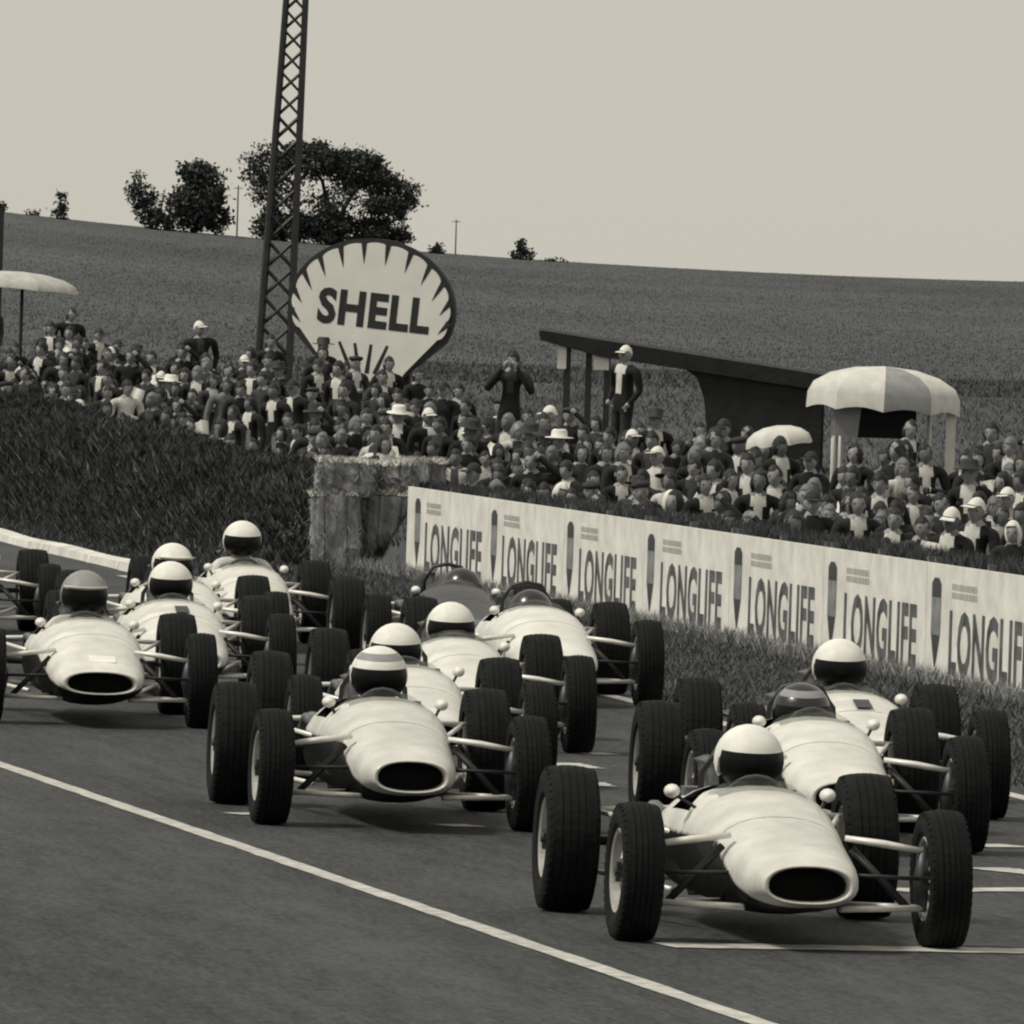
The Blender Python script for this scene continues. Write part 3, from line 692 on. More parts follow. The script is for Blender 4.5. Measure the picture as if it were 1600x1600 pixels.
def hubm(w):
    mb = MB(); h = w / 2; mb.lathe_x([(-h * .3, .0), (-h * .3, .045), (h * .3, .045), (h * .3, 0)], 16)
    mb.lathe_x([(-h * .95, 0), (-h * .95, .02), (-h * .6, .03), (-h * .5, .03)], 12); mb.lathe_x([(h * .95, 0), (h * .95, .02), (h * .6, .03), (h * .5, .03)], 12)
    for q in range(3):
        a = 2 * math.pi * q / 3
        for sd in (-1, 1): mb.box((sd * h * .8, .03 * math.cos(a), .03 * math.sin(a)), (.02, .03, .03))
    return mb.mesh('wheel', M['hub'], False)
FT, RT, WB, TF, TRr = .290, .318, 2.3, .64, .65
WFW, WRW = .178, .235
def car(nm_label, px, s, yaw, sh='oval', body='p_pale', two=True, driver=None, steer=0.0, arms='steel', extras=(), dscale=1.0):
    d = FPX / s; x = xat(px, d, 0)
    t = thing('racing_car', nm_label, 'racing car', (x, d, 0), R(yaw), 'racing cars on the start straight')
    st = SHAPES[sh]; nose = st[0][0]; B = [M[body], M[body]]; two = False
    key = (sh, two)
    # nose cone, cowl and tub
    def part(name, k2, fn, mats, smooth=True):
        me = cached(k2 + key, lambda: fn().mesh(name, mats, smooth))
        if me.materials[0] != mats[0]:
            me = cached(k2 + key + (body,), lambda: fn().mesh(name, mats, smooth))
        return link(name, me, t)
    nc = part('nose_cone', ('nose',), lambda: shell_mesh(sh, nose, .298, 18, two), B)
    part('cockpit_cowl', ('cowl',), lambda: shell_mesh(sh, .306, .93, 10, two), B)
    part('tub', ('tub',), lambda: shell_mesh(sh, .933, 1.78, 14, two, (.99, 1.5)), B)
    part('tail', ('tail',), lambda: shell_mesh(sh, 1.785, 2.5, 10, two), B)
    link('cockpit_lining', cached(('lin', sh), lambda: shell_mesh(sh, .90, 1.62, 10, False, (.99, 1.5), .012).mesh('lining', M['pit'], True)), t)
    link('seam', cached(('seam', sh), lambda: shell_mesh(sh, .294, .31, 1, False, None, .004).mesh('seam', M['seam'], True)), nc)
    # intake lip, duct and radiator
    def lip():
        mb = MB(); r = ring(sh, nose); c_ = sum(r, Vector()) / NA
        rs = []
        for q in range(7):
            a = math.pi * q / 6; k_ = 1 - .075 * (1 - math.cos(a)); rs.append([c_ + (p - c_) * k_ + Vector((0, -.022 * math.sin(a), 0)) for p in r])
        rs.append([c_ + (p - c_) * .83 + Vector((0, .05, 0)) for p in r]); mb.rings(rs, True, False); return mb.mesh('lip', M['p_pale' if body != 'p_dark' else body], True)
    link('intake_lip', cached(('lip', sh, body), lip), nc)
    def duct():
        mb = MB(); r = ring(sh, nose); c_ = sum(r, Vector()) / NA
        mb.rings([[c_ + (p - c_) * k_ + Vector((0, yo, 0)) for p in r] for k_, yo in ((.835, .045), (.80, .12), (.78, .2))], True, False)
        mb.f.append([2 * NA + i for i in range(NA)]); mb.m.append(0); return mb.mesh('duct', M['pit'], True)
    link('intake_duct', cached(('duct', sh), duct), nc)
    # windscreen
    def screen():
        mb = MB(); r0 = ring(sh, .80); r1 = ring(sh, .93)
        tops = [(i, p) for i, p in enumerate(r0) if math.sin(2 * math.pi * (i + .5) / NA - math.pi / 2) > .55]
        lo = [p + Vector((0, .0, .0)) for i, p in tops]; hi = [Vector((r1[i].x * .82, .97 + .10 * (abs(p.x) / .3), p.z + .045)) for i, p in tops]
        nlo = [p + Vector((0, .006, 0)) for p in lo]; nhi = [p + Vector((0, .006, 0)) for p in hi]
        mb.rings([lo, hi, nhi, nlo], False, False); return mb.mesh('windscreen', M['glass'], True)
    link('windscreen', cached(('scr', sh), screen), t)
    # wheels
    for nmx, (wx, wy, rr, ww, stz) in enumerate(((-TF, 0, FT, WFW, steer), (TF, 0, FT, WFW, steer), (-TRr, WB, RT, WRW, 0), (TRr, WB, RT, WRW, 0))):
        w = link('wheel', cached(('hub', ww), lambda: hubm(ww)), t, (wx, wy, rr - .004), (random.Random(px + nmx).uniform(0, 1.0), R(-1.2 if wx > 0 else 1.2), stz))
        link('tyre', cached(('tyre', rr), lambda: tyre(rr, ww)), w); link('rim', cached(('rim', ww), lambda: rim(ww)), w)
    # front suspension: each arm its own part
    def rods(key_, lst, mt, name, flat=None):
        for i, (pts, r) in enumerate(lst):
            def f():
                mb = MB(); mb.tube(pts, r, 8, 0, flat); return mb.mesh(name, M[mt], True)
            link(name, cached((key_, i, mt), f), t)
    for sd in (-1, 1):
        rods(('uw', sd), [([(sd * .24, .05, .445), (sd * .40, .03, .425), (sd * (TF - .07), 0, .40)], [.022, .03, .022])], arms, 'upper_arm', .55)
        rods(('lw', sd), [([(sd * .20, -.16, .16), (sd * (TF - .06), 0, .165)], .0135), ([(sd * .22, .30, .16), (sd * (TF - .06), .01, .165)], .013)], arms, 'lower_arm')
        rods(('tr', sd), [([(sd * .2, -.12, .30), (sd * (TF - .07), -.09, .29)], .009)], 'black', 'track_rod')
        rods(('up', sd), [([(sd * (TF - .075), 0, .15), (sd * (TF - .085), 0, .28), (sd * (TF - .075), 0, .42)], [.02, .035, .02])], 'hub', 'upright')
        rods(('sp', sd), [([(sd * .27, .06, .40), (sd * (TF - .14), 0, .168)], .017)], 'black', 'spring_damper')
        rods(('ra', sd), [([(sd * .33, 1.25, .40), (sd * (TRr - .12), WB - .02, .44)], .012), ([(sd * .33, 1.2, .16), (sd * (TRr - .12), WB - .02, .18)], .012)], arms, 'radius_arm')
        rods(('rw', sd), [([(sd * .10, WB + .02, .46), (sd * (TRr - .1), WB, .44)], .014), ([(sd * .10, WB - .1, .16), (sd * (TRr - .1), WB, .18)], .014)], arms, 'rear_arm')
        rods(('ds', sd), [([(sd * .1, WB, .30), (sd * (TRr - .08), WB, .31)], .02)], 'black', 'drive_shaft')
        # mirror
        mx, my = (.285, .90)
        if 'wide_mirror' in extras and sd < 0: mx, my = .37, .95
        def mir():
            mb = MB(); c_ = Vector((sd * mx, my, .585))
            mb.rings([[c_ + Vector((math.cos(2 * math.pi * q / 12) * r * 1.15, yo, math.sin(2 * math.pi * q / 12) * r)) for q in range(12)] for yo, r in ((-.05, .008), (-.045, .014), (-.025, .024), (.01, .030), (.02, .030))])
            return mb.mesh('mirror', M['p_white'], True)
        mr = link('mirror', cached(('mir', sd, mx), mir), t)
        def stalk():
            mb = MB(); mb.tube([(sd * .24, my - .02, .50), (sd * mx * .97, my, .57)], .008, 6); return mb.mesh('stalk', M['black'], True)
        link('stalk', cached(('stk', sd, mx), stalk), mr)
        def mgl():
            mb = MB(); c_ = Vector((sd * mx, my + .0215, .585)); mb.add([c_ + Vector((math.cos(2 * math.pi * q / 12) * .034, 0, math.sin(2 * math.pi * q / 12) * .029)) for q in range(12)], [list(range(12))[::-1]]); return mb.mesh('glass', M['chrome'])
        link('mirror_glass', cached(('mgl', sd, mx), mgl), mr)
        def exh():
            mb = MB(); mb.tube([(sd * .2, 1.9, .42), (sd * .3, 2.05, .46), (sd * .27, 2.5, .40), (sd * .2, 2.85, .42)], [.025, .03, .035, .05], 10, cap=False); return mb.mesh('exhaust', M['engine'], True)
        link('exhaust_pipe', cached(('exh', sd), exh), t)
    def eng():
        mb = MB(); mb.box((0, 2.0, .48), (.34, .42, .16)); 
        for q in range(4):
            for sd in (-1, 1): mb.tube([(sd * .075, 1.84 + q * .1, .55), (sd * .085, 1.84 + q * .1, .66), (sd * .095, 1.84 + q * .1, .69)], [.024, .024, .036], 10)
        return mb.mesh('engine', M['engine'])
    link('engine', cached('eng', eng), t)
    def gear():
        mb = MB(); mb.rings([[(math.cos(2 * math.pi * q / 14) * r, y_, .30 + math.sin(2 * math.pi * q / 14) * r) for q in range(14)] for y_, r in ((2.3, .14), (2.5, .13), (2.55, .1), (2.72, .085))]); return mb.mesh('gearbox', M['engine'], True)
    link('gearbox', cached('gear', gear), t)
    def roll():
        mb = MB(); mb.tube([(-.17, 1.6, .5), (-.16, 1.6, .64), (-.1, 1.6, .74), (0, 1.6, .76), (.1, 1.6, .74), (.16, 1.6, .64), (.17, 1.6, .5)], .014, 8); return mb.mesh('roll_bar', M['black'], True)
    link('roll_bar', cached('roll', roll), t)
    def stw():
        mb = MB(); n_ = 20; pts = [(math.cos(2 * math.pi * q / n_) * .14, 1.03 + .03 * math.sin(2 * math.pi * q / n_), .52 + math.sin(2 * math.pi * q / n_) * .13) for q in range(n_ + 1)]
        mb.tube(pts, .012, 7); mb.tube([(0, .9, .49), (0, 1.03, .52)], .02, 8); mb.box((0, 1.03, .52), (.26, .012, .025)); return mb.mesh('steering_wheel', M['leather'], True)
    link('steering_wheel', cached('stw', stw), t)
    def seat():
        mb = MB(); mb.rings([[(x_, y_ + .05 * (abs(x_) / .22) ** 2 * -1, z_) for x_ in (-.24, -.15, 0, .15, .24)] + [(x_, y_ + .03 - .05 * (abs(x_) / .22) ** 2, z_ - .02) for x_ in (.24, .15, 0, -.15, -.24)] for y_, z_ in ((1.1, .17), (1.35, .15), (1.5, .2), (1.56, .4), (1.6, .58))]); return mb.mesh('seat', M['black'], True)
    link('seat', cached('seat', seat), t)
    if 'badge' in extras:
        for ox, oz in ((-.085, .0), (0, -.045), (.085, .0)):
            y_ = -.02 + (.1 if oz == 0 else 0); r = ring(sh, y_); top = max(p.z for p in r)
            mb = MB(); mb.lathe_z([(.036, 0), (.036, .004), (.0, .004)], 12); mb.build('badge', M['seam'], nc, False, (ox, y_ - oz * 2, top + .004 - .03 * (ox / .085) ** 2), (R(12), R(ox * 180), 0))
    if 'plate' in extras:
        r = ring(sh, -.34); top = max(p.z for p in r); mb = MB(); mb.box((0, 0, 0), (.16, .14, .004)); mb.build('plate', M['h_white'], nc, False, (.02, -.36, top - .004), (R(14), 0, 0))
    if 'patch' in extras:
        r = ring(sh, .45); top = max(p.z for p in r); mb = MB(); mb.box((0, 0, 0), (.085, .20, .004)); mb.build('dark_patch', M['seam'], t, False, (.02, .42, top + .006), (R(10), 0, 0))
    if 'stripe' in extras:
        for sx in (-.12, .13):
            r = ring(sh, .1); top = max(p.z for p in r); mb = MB(); mb.box((0, 0, 0), (.05, .16, .005)); mb.build('dark_mark', M['seam'], nc, False, (sx, .14, top - .028), (R(9), R(sx * 240), R(20)))
    if driver: make_driver(t, *driver)
    return t
glass = bpy.data.materials.new('perspex'); glass.use_nodes = True
gt = glass.node_tree; gt.nodes.remove(gt.nodes['Principled BSDF'])
g1 = gt.nodes.new('ShaderNodeBsdfTransparent'); g1.inputs[0].default_value = (.86, .87, .86, 1); g2 = gt.nodes.new('ShaderNodeBsdfGlossy'); g2.inputs['Roughness'].default_value = .05
g3 = gt.nodes.new('ShaderNodeMixShader'); g3.inputs[0].default_value = .09; gt.links.new(g1.outputs[0], g3.inputs[1]); gt.links.new(g2.outputs[0], g3.inputs[2]); gt.links.new(g3.outputs[0], gt.nodes['Material Output'].inputs[0])
M['glass'] = glass
def driver_body():
    V = []; E = []; Rd = []
    def add(p, r, par=None):
        V.append(p); Rd.append(r)
        if par is not None: E.append((par, len(V) - 1))
        return len(V) - 1
    pel = add((0, 1.40, .28), (.14, .11)); wa = add((0, 1.45, .38), (.14, .11), pel); ch = add((0, 1.42, .50), (.15, .11), wa); uc = add((0, 1.385, .585), (.11, .085), ch); nk = add((0, 1.345, .66), .055, uc); add((0, 1.33, .73), .05, nk)
    for sd in (-1, 1):
        a = add((sd * .17, 1.37, .575), .066, uc); b = add((sd * .235, 1.22, .45), .048, a); c_ = add((sd * .16, 1.08, .53), .034, b); add((sd * .135, 1.045, .56), (.034, .026), c_)
        h = add((sd * .10, 1.30, .26), .085, pel); k_ = add((sd * .12, .86, .38), .06, h); f = add((sd * .09, .45, .26), .045, k_); add((sd * .09, .36, .33), .04, f)
    raw = skin_mesh('driver_raw', V, E, Rd); mb = MB()
    def mi(c):
        if c.y < 1.09 and abs(c.x) > .09 and c.z > .48: return 2
        if c.z > .635 and abs(c.x) < .08: return 0
        return 1
    to_mb(raw, mb, mi); head_geo(mb, (0, 1.32, .775), 1.0, 0, 3)
    for sd in (-1, 1): fingers(mb, (sd * .14, 1.06, .55), (-.2 * sd, -1, .25), (0, .2, 1), sd, 2, .8)
    return mb.mesh('person', [M['skin'], M['ov_white'], M['leather'], M['eye']], True)
def helmet_mesh(which):
    mb = MB(); n = 28; rows = 10; sx, sy, sz = .132, .158, .158
    def P(th, ph, k_=1.0): return (math.cos(ph) * math.sin(th) * sx * k_, -math.cos(ph) * math.cos(th) * sy * k_, math.sin(ph) * sz * k_)
    if which == 'shell':
        def lo(th):
            c_ = math.cos(th); return .30 if c_ > .35 else (-.55 if c_ < -.1 else .30 - (.35 - c_) / .45 * .85)
        for k_, fl in ((1.0, False), (.93, True)):
            rs = [[P(2 * math.pi * j / n, lo(2 * math.pi * j / n) + (math.pi / 2 - lo(2 * math.pi * j / n)) * i / rows, k_) for j in range(n)] for i in range(rows + 1)]
            mb.rings(rs, True, False)
        a = [P(2 * math.pi * j / n, lo(2 * math.pi * j / n), 1.0) for j in range(n)]; b = [P(2 * math.pi * j / n, lo(2 * math.pi * j / n), .93) for j in range(n)]
        mb.rings([b, a], True, False)
        return mb.mesh('helmet', M['h_white'], True)
    if which == 'visor':
        rs = []
        for i in range(7):
            ph = .31 - i / 6 * 1.1; rs.append([P(-1.25 + 2.5 * j / 14, ph, 1.012 if ph > -.3 else 1.012 - (-.3 - ph) * .12) for j in range(15)])
        mb.rings(rs, False, False); rs2 = [[tuple(Vector(p) * .97) for p in r] for r in rs]; mb.rings(rs2, False, False)
        return mb.mesh('visor', M['visor'], True)
    if which == 'peak':
        rs = [[P(-.85 + 1.7 * j / 12, .33 - .0 * i, 1.0 + .28 * i) for j in range(13)] for i in (0, .5, 1)]
        rs2 = [[(p[0], p[1], p[2] + .008) for p in r] for r in rs[::-1]]
        mb.rings(rs + rs2, False, False); return mb.mesh('peak', M['h_white'], True)
    if which == 'band':
        rs = [[P(-1.4 + 2.8 * j / 18, .62 + .3 * i, 1.008) for j in range(19)] for i in (0, .33, .66, 1)]
        mb.rings(rs, False, False); return mb.mesh('band', M['h_grey'], True)
    if which == 'mask':
        rs = [[P(-.9 + 1.8 * j / 12, -.42 - .14 * i, 1.0 - .05 * i) for j in range(13)] for i in range(4)]
        mb.rings(rs, False, False); return mb.mesh('mask', M['ov_white'], True)
def make_driver(t, label, shell='h_white', overalls='ov_dark', dz=0.0, dx=0.0, turn=0.0, bits=()):
    me = cached('driver', driver_body)
    o = link('person', me, None, t.location + (Matrix.Rotation(t.rotation_euler.z, 3, 'Z') @ Vector((dx, 0, dz))), t.rotation_euler)
    o.scale = (1, 1, .92); set_slots(o, {1: M[overalls]}); tag(o, label, 'person', 'drivers in the racing cars')
    h = link('helmet', cached('h_shell', lambda: helmet_mesh('shell')), o, (0, 1.32, .775), (R(6), 0, R(turn))); h.scale = (1.12, 1.03, .95 / .92); set_slots(h, {0: M[shell]})
    v = link('visor', cached('h_visor', lambda: helmet_mesh('visor')), h)
    for bt in bits: b_ = link(bt, cached('h_' + bt, lambda: helmet_mesh(bt)), h)
DL = 'driver in %s in the %s'
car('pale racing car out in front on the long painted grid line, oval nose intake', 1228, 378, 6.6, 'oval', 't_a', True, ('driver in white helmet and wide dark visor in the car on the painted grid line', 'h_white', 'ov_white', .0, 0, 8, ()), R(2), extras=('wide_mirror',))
car('pale racing car beside the solid edge line, wide oval nose, lower flanks in painted shade', 622, 315, 5.8, 'oval', 't_b', True, ('driver in white helmet with a grey band in the car beside the solid edge line', 'h_white', 'ov_dark', 0, 0, -4, ('band',)), R(2), extras=('stripe',))
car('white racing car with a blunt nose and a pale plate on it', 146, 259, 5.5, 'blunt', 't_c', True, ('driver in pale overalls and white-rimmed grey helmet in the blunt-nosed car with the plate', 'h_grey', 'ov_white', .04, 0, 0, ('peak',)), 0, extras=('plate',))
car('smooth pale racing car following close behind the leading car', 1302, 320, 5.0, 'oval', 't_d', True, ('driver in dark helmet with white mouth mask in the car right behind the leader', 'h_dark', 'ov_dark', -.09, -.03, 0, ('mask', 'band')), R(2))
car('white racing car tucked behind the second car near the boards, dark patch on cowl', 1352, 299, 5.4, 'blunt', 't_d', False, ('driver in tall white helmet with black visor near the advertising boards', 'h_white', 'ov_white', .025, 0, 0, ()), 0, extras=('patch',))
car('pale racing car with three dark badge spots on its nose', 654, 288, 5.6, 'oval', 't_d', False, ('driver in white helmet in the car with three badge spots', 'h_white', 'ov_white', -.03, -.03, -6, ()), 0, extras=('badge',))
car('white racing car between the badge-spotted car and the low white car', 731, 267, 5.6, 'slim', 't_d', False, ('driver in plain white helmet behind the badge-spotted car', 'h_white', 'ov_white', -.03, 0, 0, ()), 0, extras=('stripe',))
car('low white racing car with black-helmeted driver running beside the boards', 858, 238, 6.0, 'blunt', 'p_white', False, ('driver in black helmet low in the car beside the boards', 'h_dark', 'ov_dark', -.14, 0, 0, ()), 0)
car('dark racing car half hidden behind the white cars by the boards', 728, 224, 5.8, 'slim', 'p_dark', False, ('driver in black helmet in the half hidden dark car', 'h_dark', 'ov_dark', -.12, .08, 0, ()), 0)
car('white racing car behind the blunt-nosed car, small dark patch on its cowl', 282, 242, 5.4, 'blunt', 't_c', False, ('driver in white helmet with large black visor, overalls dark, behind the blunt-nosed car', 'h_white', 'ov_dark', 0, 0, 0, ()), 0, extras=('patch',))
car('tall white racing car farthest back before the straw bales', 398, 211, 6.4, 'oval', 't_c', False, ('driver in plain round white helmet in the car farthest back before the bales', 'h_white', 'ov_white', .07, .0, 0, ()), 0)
car('white racing car masked by the car with the dark cowl patch', 284, 225, 5.4, 'blunt', 'p_white', False, ('driver in white helmet with narrow black band, behind the car with the dark cowl patch', 'h_white', 'ov_white', .0, .0, 6, ('peak',)), 0)
car('dark racing car by the white kerb, mostly tyres showing', -59, 209, 5.6, 'slim', 'p_dark', False, ('driver in dark helmet in the dark car by the white kerb', 'h_dark', 'ov_dark', 0, 0, 0, ()), 0)

# ------------------------------------------------------------------ advertising boards
def text_mesh(s, w, h, name, m, bold=.02, depth=0.0):
    cu = bpy.data.curves.new(name, 'FONT'); cu.body = s; cu.offset = bold; cu.resolution_u = 3; cu.extrude = depth; cu.space_character = 1.08
    ob = bpy.data.objects.new(name, cu); C.objects.link(ob); dg = bpy.context.evaluated_depsgraph_get(); dg.update()
    me = bpy.data.meshes.new_from_object(ob.evaluated_get(dg)); bpy.data.objects.remove(ob)
    xs = [v.co.x for v in me.vertices]; yy = [v.co.y for v in me.vertices]
    x0, x1, y0, y1 = min(xs), max(xs), min(yy), max(yy)
    for v in me.vertices: v.co.x = (v.co.x - x0) / (x1 - x0) * w; v.co.y = (v.co.y - y0) / (y1 - y0) * h
    me.materials.clear(); me.materials.append(m); me.name = name; return me
INK = mat('board_ink', g(.045), .8, .5, 3); INK2 = mat('board_ink_worn', g(.085), .8, .7, 4.5); INKG = mat('board_ink_faint', g(.42), .8, .25, 6); PLUG = mat('plug_grey', g(.20), .8, .3, 5)
BOARD = mat('board_white', g(.72), .75, .16, 2.6, .15)
TXT = None
BY = [ground_at(640, 912), ground_at(1600, 1088)]
b0 = Vector((edge_x(115.2) + 2.82, 115.2, 0)); bdir = Vector((.1406, -1, 0)).normalized()   # towards the camera
plug_px = [650, 762, 880, 1005, 1140, 1286, 1447, 1628]
def along(px):
    lo, hi = -3, 60
    for _ in range(50):
        m_ = (lo + hi) / 2; p = b0 + bdir * m_
        if project(p + Vector((0, 0, .5)))[0] < px: lo = m_
        else: hi = m_
    return lo
starts = [along(q) for q in plug_px]; starts[0] = along(636)
starts.append(starts[-1] + 4.2)
ORD = ['first', 'second', 'third', 'fourth', 'fifth', 'sixth', 'seventh', 'eighth']
BH = .84
for i in range(8):
    L_ = starts[i + 1] - starts[i]; o0 = b0 + bdir * starts[i]
    ang = math.atan2(bdir.y, bdir.x)
    t = thing('advertising_board', 'white advertising board with tall dark lettering and a plug, %s from the straw bales' % ORD[i], 'advertising board', o0, ang, 'advertising boards along the verge')
    # local x runs along the board towards the camera, -y is the face seen from the road
    mb = MB(); mb.box((L_ / 2, .015, BH / 2 + .02), (L_ - .012, .03, BH)); mb.build('panel', BOARD, t)
    for q in (.15, L_ / 2, L_ - .15): mb = MB(); mb.box((q, .055, .40), (.06, .05, 1.0)); mb.build('post', mat('post_wood', g(.1), .9, .3, 8) if i == 0 and q == .15 else bpy.data.materials['post_wood'], t)
    off = .35 if i == 0 else .0
    tx = text_mesh('LONGLIFE', L_ - 1.35 - off, .47, 'lettering', INK2, .034)
    lt = link('lettering', tx, t, (.98 + off, -.0025, .08), (R(90), 0, 0))
    mb = MB(); c_ = .42 + off
    mb.add([(c_ - .19, 0, .62), (c_ + .19, 0, .62), (c_ + .19, 0, .72), (c_ + .09, 0, .76), (c_ - .09, 0, .76), (c_ - .19, 0, .72)], [list(range(6))], 0)
    mb.add([(c_ - .19, 0, .35), (c_ + .19, 0, .35), (c_ + .19, 0, .62), (c_ - .19, 0, .62)], [(0, 1, 2, 3)], 1)
    mb.add([(c_ - .02, 0, .12), (c_ + .02, 0, .12), (c_ + .12, 0, .26), (c_ + .18, 0, .35), (c_ - .18, 0, .35), (c_ - .12, 0, .26)], [list(range(6))], 0)
    mb.build('plug_print', [INK, PLUG], t, False, (0, -.003, 0))
    for row in range(2):
        mb = MB(); q = 0; rr_ = random.Random(row + 3)
        while q < .95:
            w_ = rr_.uniform(.05, .12); mb.add([(q, 0, 0), (q + w_, 0, 0), (q + w_, 0, .045), (q, 0, .045)], [(0, 1, 2, 3)]); q += w_ + .025
        mb.build('small_print', INKG, t, False, (1.05 + off, -.0025, .69 - row * .06))

# ------------------------------------------------------------------ straw bales at the start of the boards
STRAW = [mat('straw_body', g(.21), .95, .5, 7, .8, 30, stretch=(1, 1, .3)), mat('straw_a', g(.30), .9), mat('straw_b', g(.17), .9), mat('straw_c', g(.07), .9), mat('straw_top', g(.6), .9)]
def bale(px, d, z, size, label, seed, tilt=0.0, rz=0.0, upright=True):
    r = random.Random(seed); w, dp, h = size; x = xat(px, d, .5)
    t = thing('straw_bale', label, 'straw bale', (x, d, z), rz, 'straw bales stacked at the end of the boards'); t.rotation_euler = (0, tilt, rz)
    bm = bmesh.new(); bmesh.ops.create_cube(bm, size=1); bmesh.ops.subdivide_edges(bm, edges=bm.edges[:], cuts=5, use_grid_fill=True)
    for v in bm.verts:
        c_ = v.co.copy(); k_ = 1 - .10 * max(0, (abs(c_.x) * 2) ** 6 * (abs(c_.y) * 2) ** 6) - .08 * ((abs(c_.z) * 2) ** 8) * ((abs(c_.x) * 2) ** 4)
        v.co = Vector((c_.x * w * k_, c_.y * dp * k_, (c_.z + .5) * h)) + Vector((r.uniform(-1, 1), r.uniform(-1, 1), r.uniform(-1, 1) if c_.z > -.49 else 0)) * .018
    me = bpy.data.meshes.new('straw_body'); bm.to_mesh(me); bm.free(); me.materials.append(STRAW[0])
    link('straw_body', me, t)
    rg_ = np.random.default_rng(seed); n_ = 1500; P = rg_.uniform(-.5, .5, (n_, 3)); ax = rg_.integers(0, 3, n_)
    for a_ in range(3):
        q = ax == a_; P[q, a_] = np.where((rg_.uniform(0, 1, q.sum()) > .35) == (a_ != 1), .5, -.5)
    P = P * np.array([w, dp, h]) * .985 + np.array([0, 0, h / 2]); P[:, 2] = np.maximum(P[:, 2], .01)
    blades('loose_straw', P, rg_.uniform(-.10, .05, n_), .012, 1.2, [STRAW[1], STRAW[2], STRAW[3], STRAW[2]], seed, t)
    top = np.stack([rg_.uniform(-.5, .5, 500) * w, rg_.uniform(-.5, .5, 500) * dp, np.full(500, h)], 1)
    blades('top_straw', top, .07, .02, 1.6, [STRAW[4], STRAW[4], STRAW[1]], seed + 50, t)
    for q in (-.22, .22):
        mb = MB(); e = .012
        pts = [(q * w, -dp / 2 - e, .02), (q * w, -dp / 2 - e, h), (q * w, dp / 2 + e, h + e), (q * w, dp / 2 + e, .02)]; mb.tube(pts, .006, 5); mb.build('twine', STRAW[3], t)
BD = 117.2
bale(528, BD, -.02, (.49, .42, .74), 'upright straw bale at the grassy bank side of the stack', 1, R(-2))
bale(606, BD + .2, -.02, (.48, .42, .76), 'upright straw bale of the stack, beside the first white board', 2, R(2))
bale(536, BD + .05, .72, (.56, .44, .32), 'flat straw bale lying on top of the stack, bank side', 3, R(2), R(4))
bale(612, BD + .3, .74, (.42, .42, .28), 'flat straw bale lying on top of the stack, board side', 4, R(-3), R(-5))
bale(652, BD + 1.6, .2, (.5, .42, .84), 'straw bale standing behind the end of the first white board', 5, R(1))

# ------------------------------------------------------------------ fence stakes along the bank
STK = mat('stake_wood', g(.24), .9, .3, 9, .3); WIRE = mat('wire', g(.08), .6)
sp = [(268, 655, 158), (340, 668, 152), (386, 672, 147), (430, 682, 143)]
for i, (px, py, d) in enumerate(sp):
    x = xat(px, d, 1.0); z = tz(x, d); h = at(px, py, d).z - z
    mb = MB(); mb.box((0, 0, h / 2 - .05), (.06, .06, h + .1), (0, R(1.5 * (-1) ** i), 0), taper=.8)
    tag(mb.build('fence_stake', STK, None, False, (x, d, z)), ['weathered stake on the bank, farthest from the bales', 'weathered stake on the bank, second from the far end', 'weathered stake on the bank, second from the bales', 'pale weathered stake on the bank nearest the straw bales'][i], 'fence stake', 'fence stakes on the bank')

# ------------------------------------------------------------------ scallop sign
SD = 186; sc0 = at(580, 482, SD); sg = SD / FPX
t = thing('scallop_sign', 'large white scallop shell sign with dark capital letters beside the lattice mast', 'sign', (sc0.x, SD, tz(sc0.x, SD)), R(-17))
t.scale = (1.045, 1, 1)
hz = sc0.z - tz(sc0.x, SD)
SW = mat('sign_white', g(.74), .6, .06, 2); SDK = mat('sign_dark', (.014, .0155, .017), .6, .25, 4)
def shell_outline(grow=0.0, lobes=13):
    pts = []; a0, a1 = R(-24), R(204); N = lobes * 10
    for i in range(N + 1):
        f = i / N; a = a0 + (a1 - a0) * f; ph = (f * lobes) % 1.0 if i < N else 0
        rip = math.sqrt(max(0, 1 - (2 * ph - 1) ** 2)) * .05
        k_ = .945 + rip if not grow else 1.0
        pts.append(((1.235 * math.cos(a)) * k_ + grow * math.cos(a), (1.02 * math.sin(a)) * k_ + grow * math.sin(a)))
    pts += [(-.62 - grow * .6, -.93 - grow * .3), (-.5, -1.12 - grow), (.5, -1.12 - grow), (.62 + grow * .6, -.93 - grow * .3)]
    return pts
def prism(mb, pts, y0, y1, mi=0):
    n_ = len(pts); mb.add([(x_, y0, z_) for x_, z_ in pts] + [(x_, y1, z_) for x_, z_ in pts], [list(range(n_)), [n_ + q for q in range(n_)][::-1]] + [(q, n_ + q, n_ + (q + 1) % n_, (q + 1) % n_) for q in range(n_)], mi)
rot = (0, R(3.4), 0)
mb = MB(); prism(mb, shell_outline(.06), 0, .09); bk = mb.build('backing', SDK, t, False, (0, 0, hz), rot)
mb = MB(); prism(mb, shell_outline(0), -.03, .003); fc = mb.build('shell_face', SW, t, False, (0, 0, hz), rot)
hinge = Vector((0, -1.55))
for i in range(1, 13):
    f = i / 13; a = R(-24) + R(228) * f; tip = Vector((1.235 * math.cos(a), 1.02 * math.sin(a))); dr = (hinge - tip).normalized(); nrm = Vector((-dr.y, dr.x))
    ln = .34 if .2 < f < .8 else .26
    p = [tip * 1.0 + nrm * .045, tip * 1.0 - nrm * .045, tip + dr * ln * .55 - nrm * .024, tip + dr * ln, tip + dr * ln * .55 + nrm * .024]
    mb = MB(); mb.add([(q.x, -.034, q.y) for q in p], [list(range(5))]); mb.build('groove', SDK, fc)
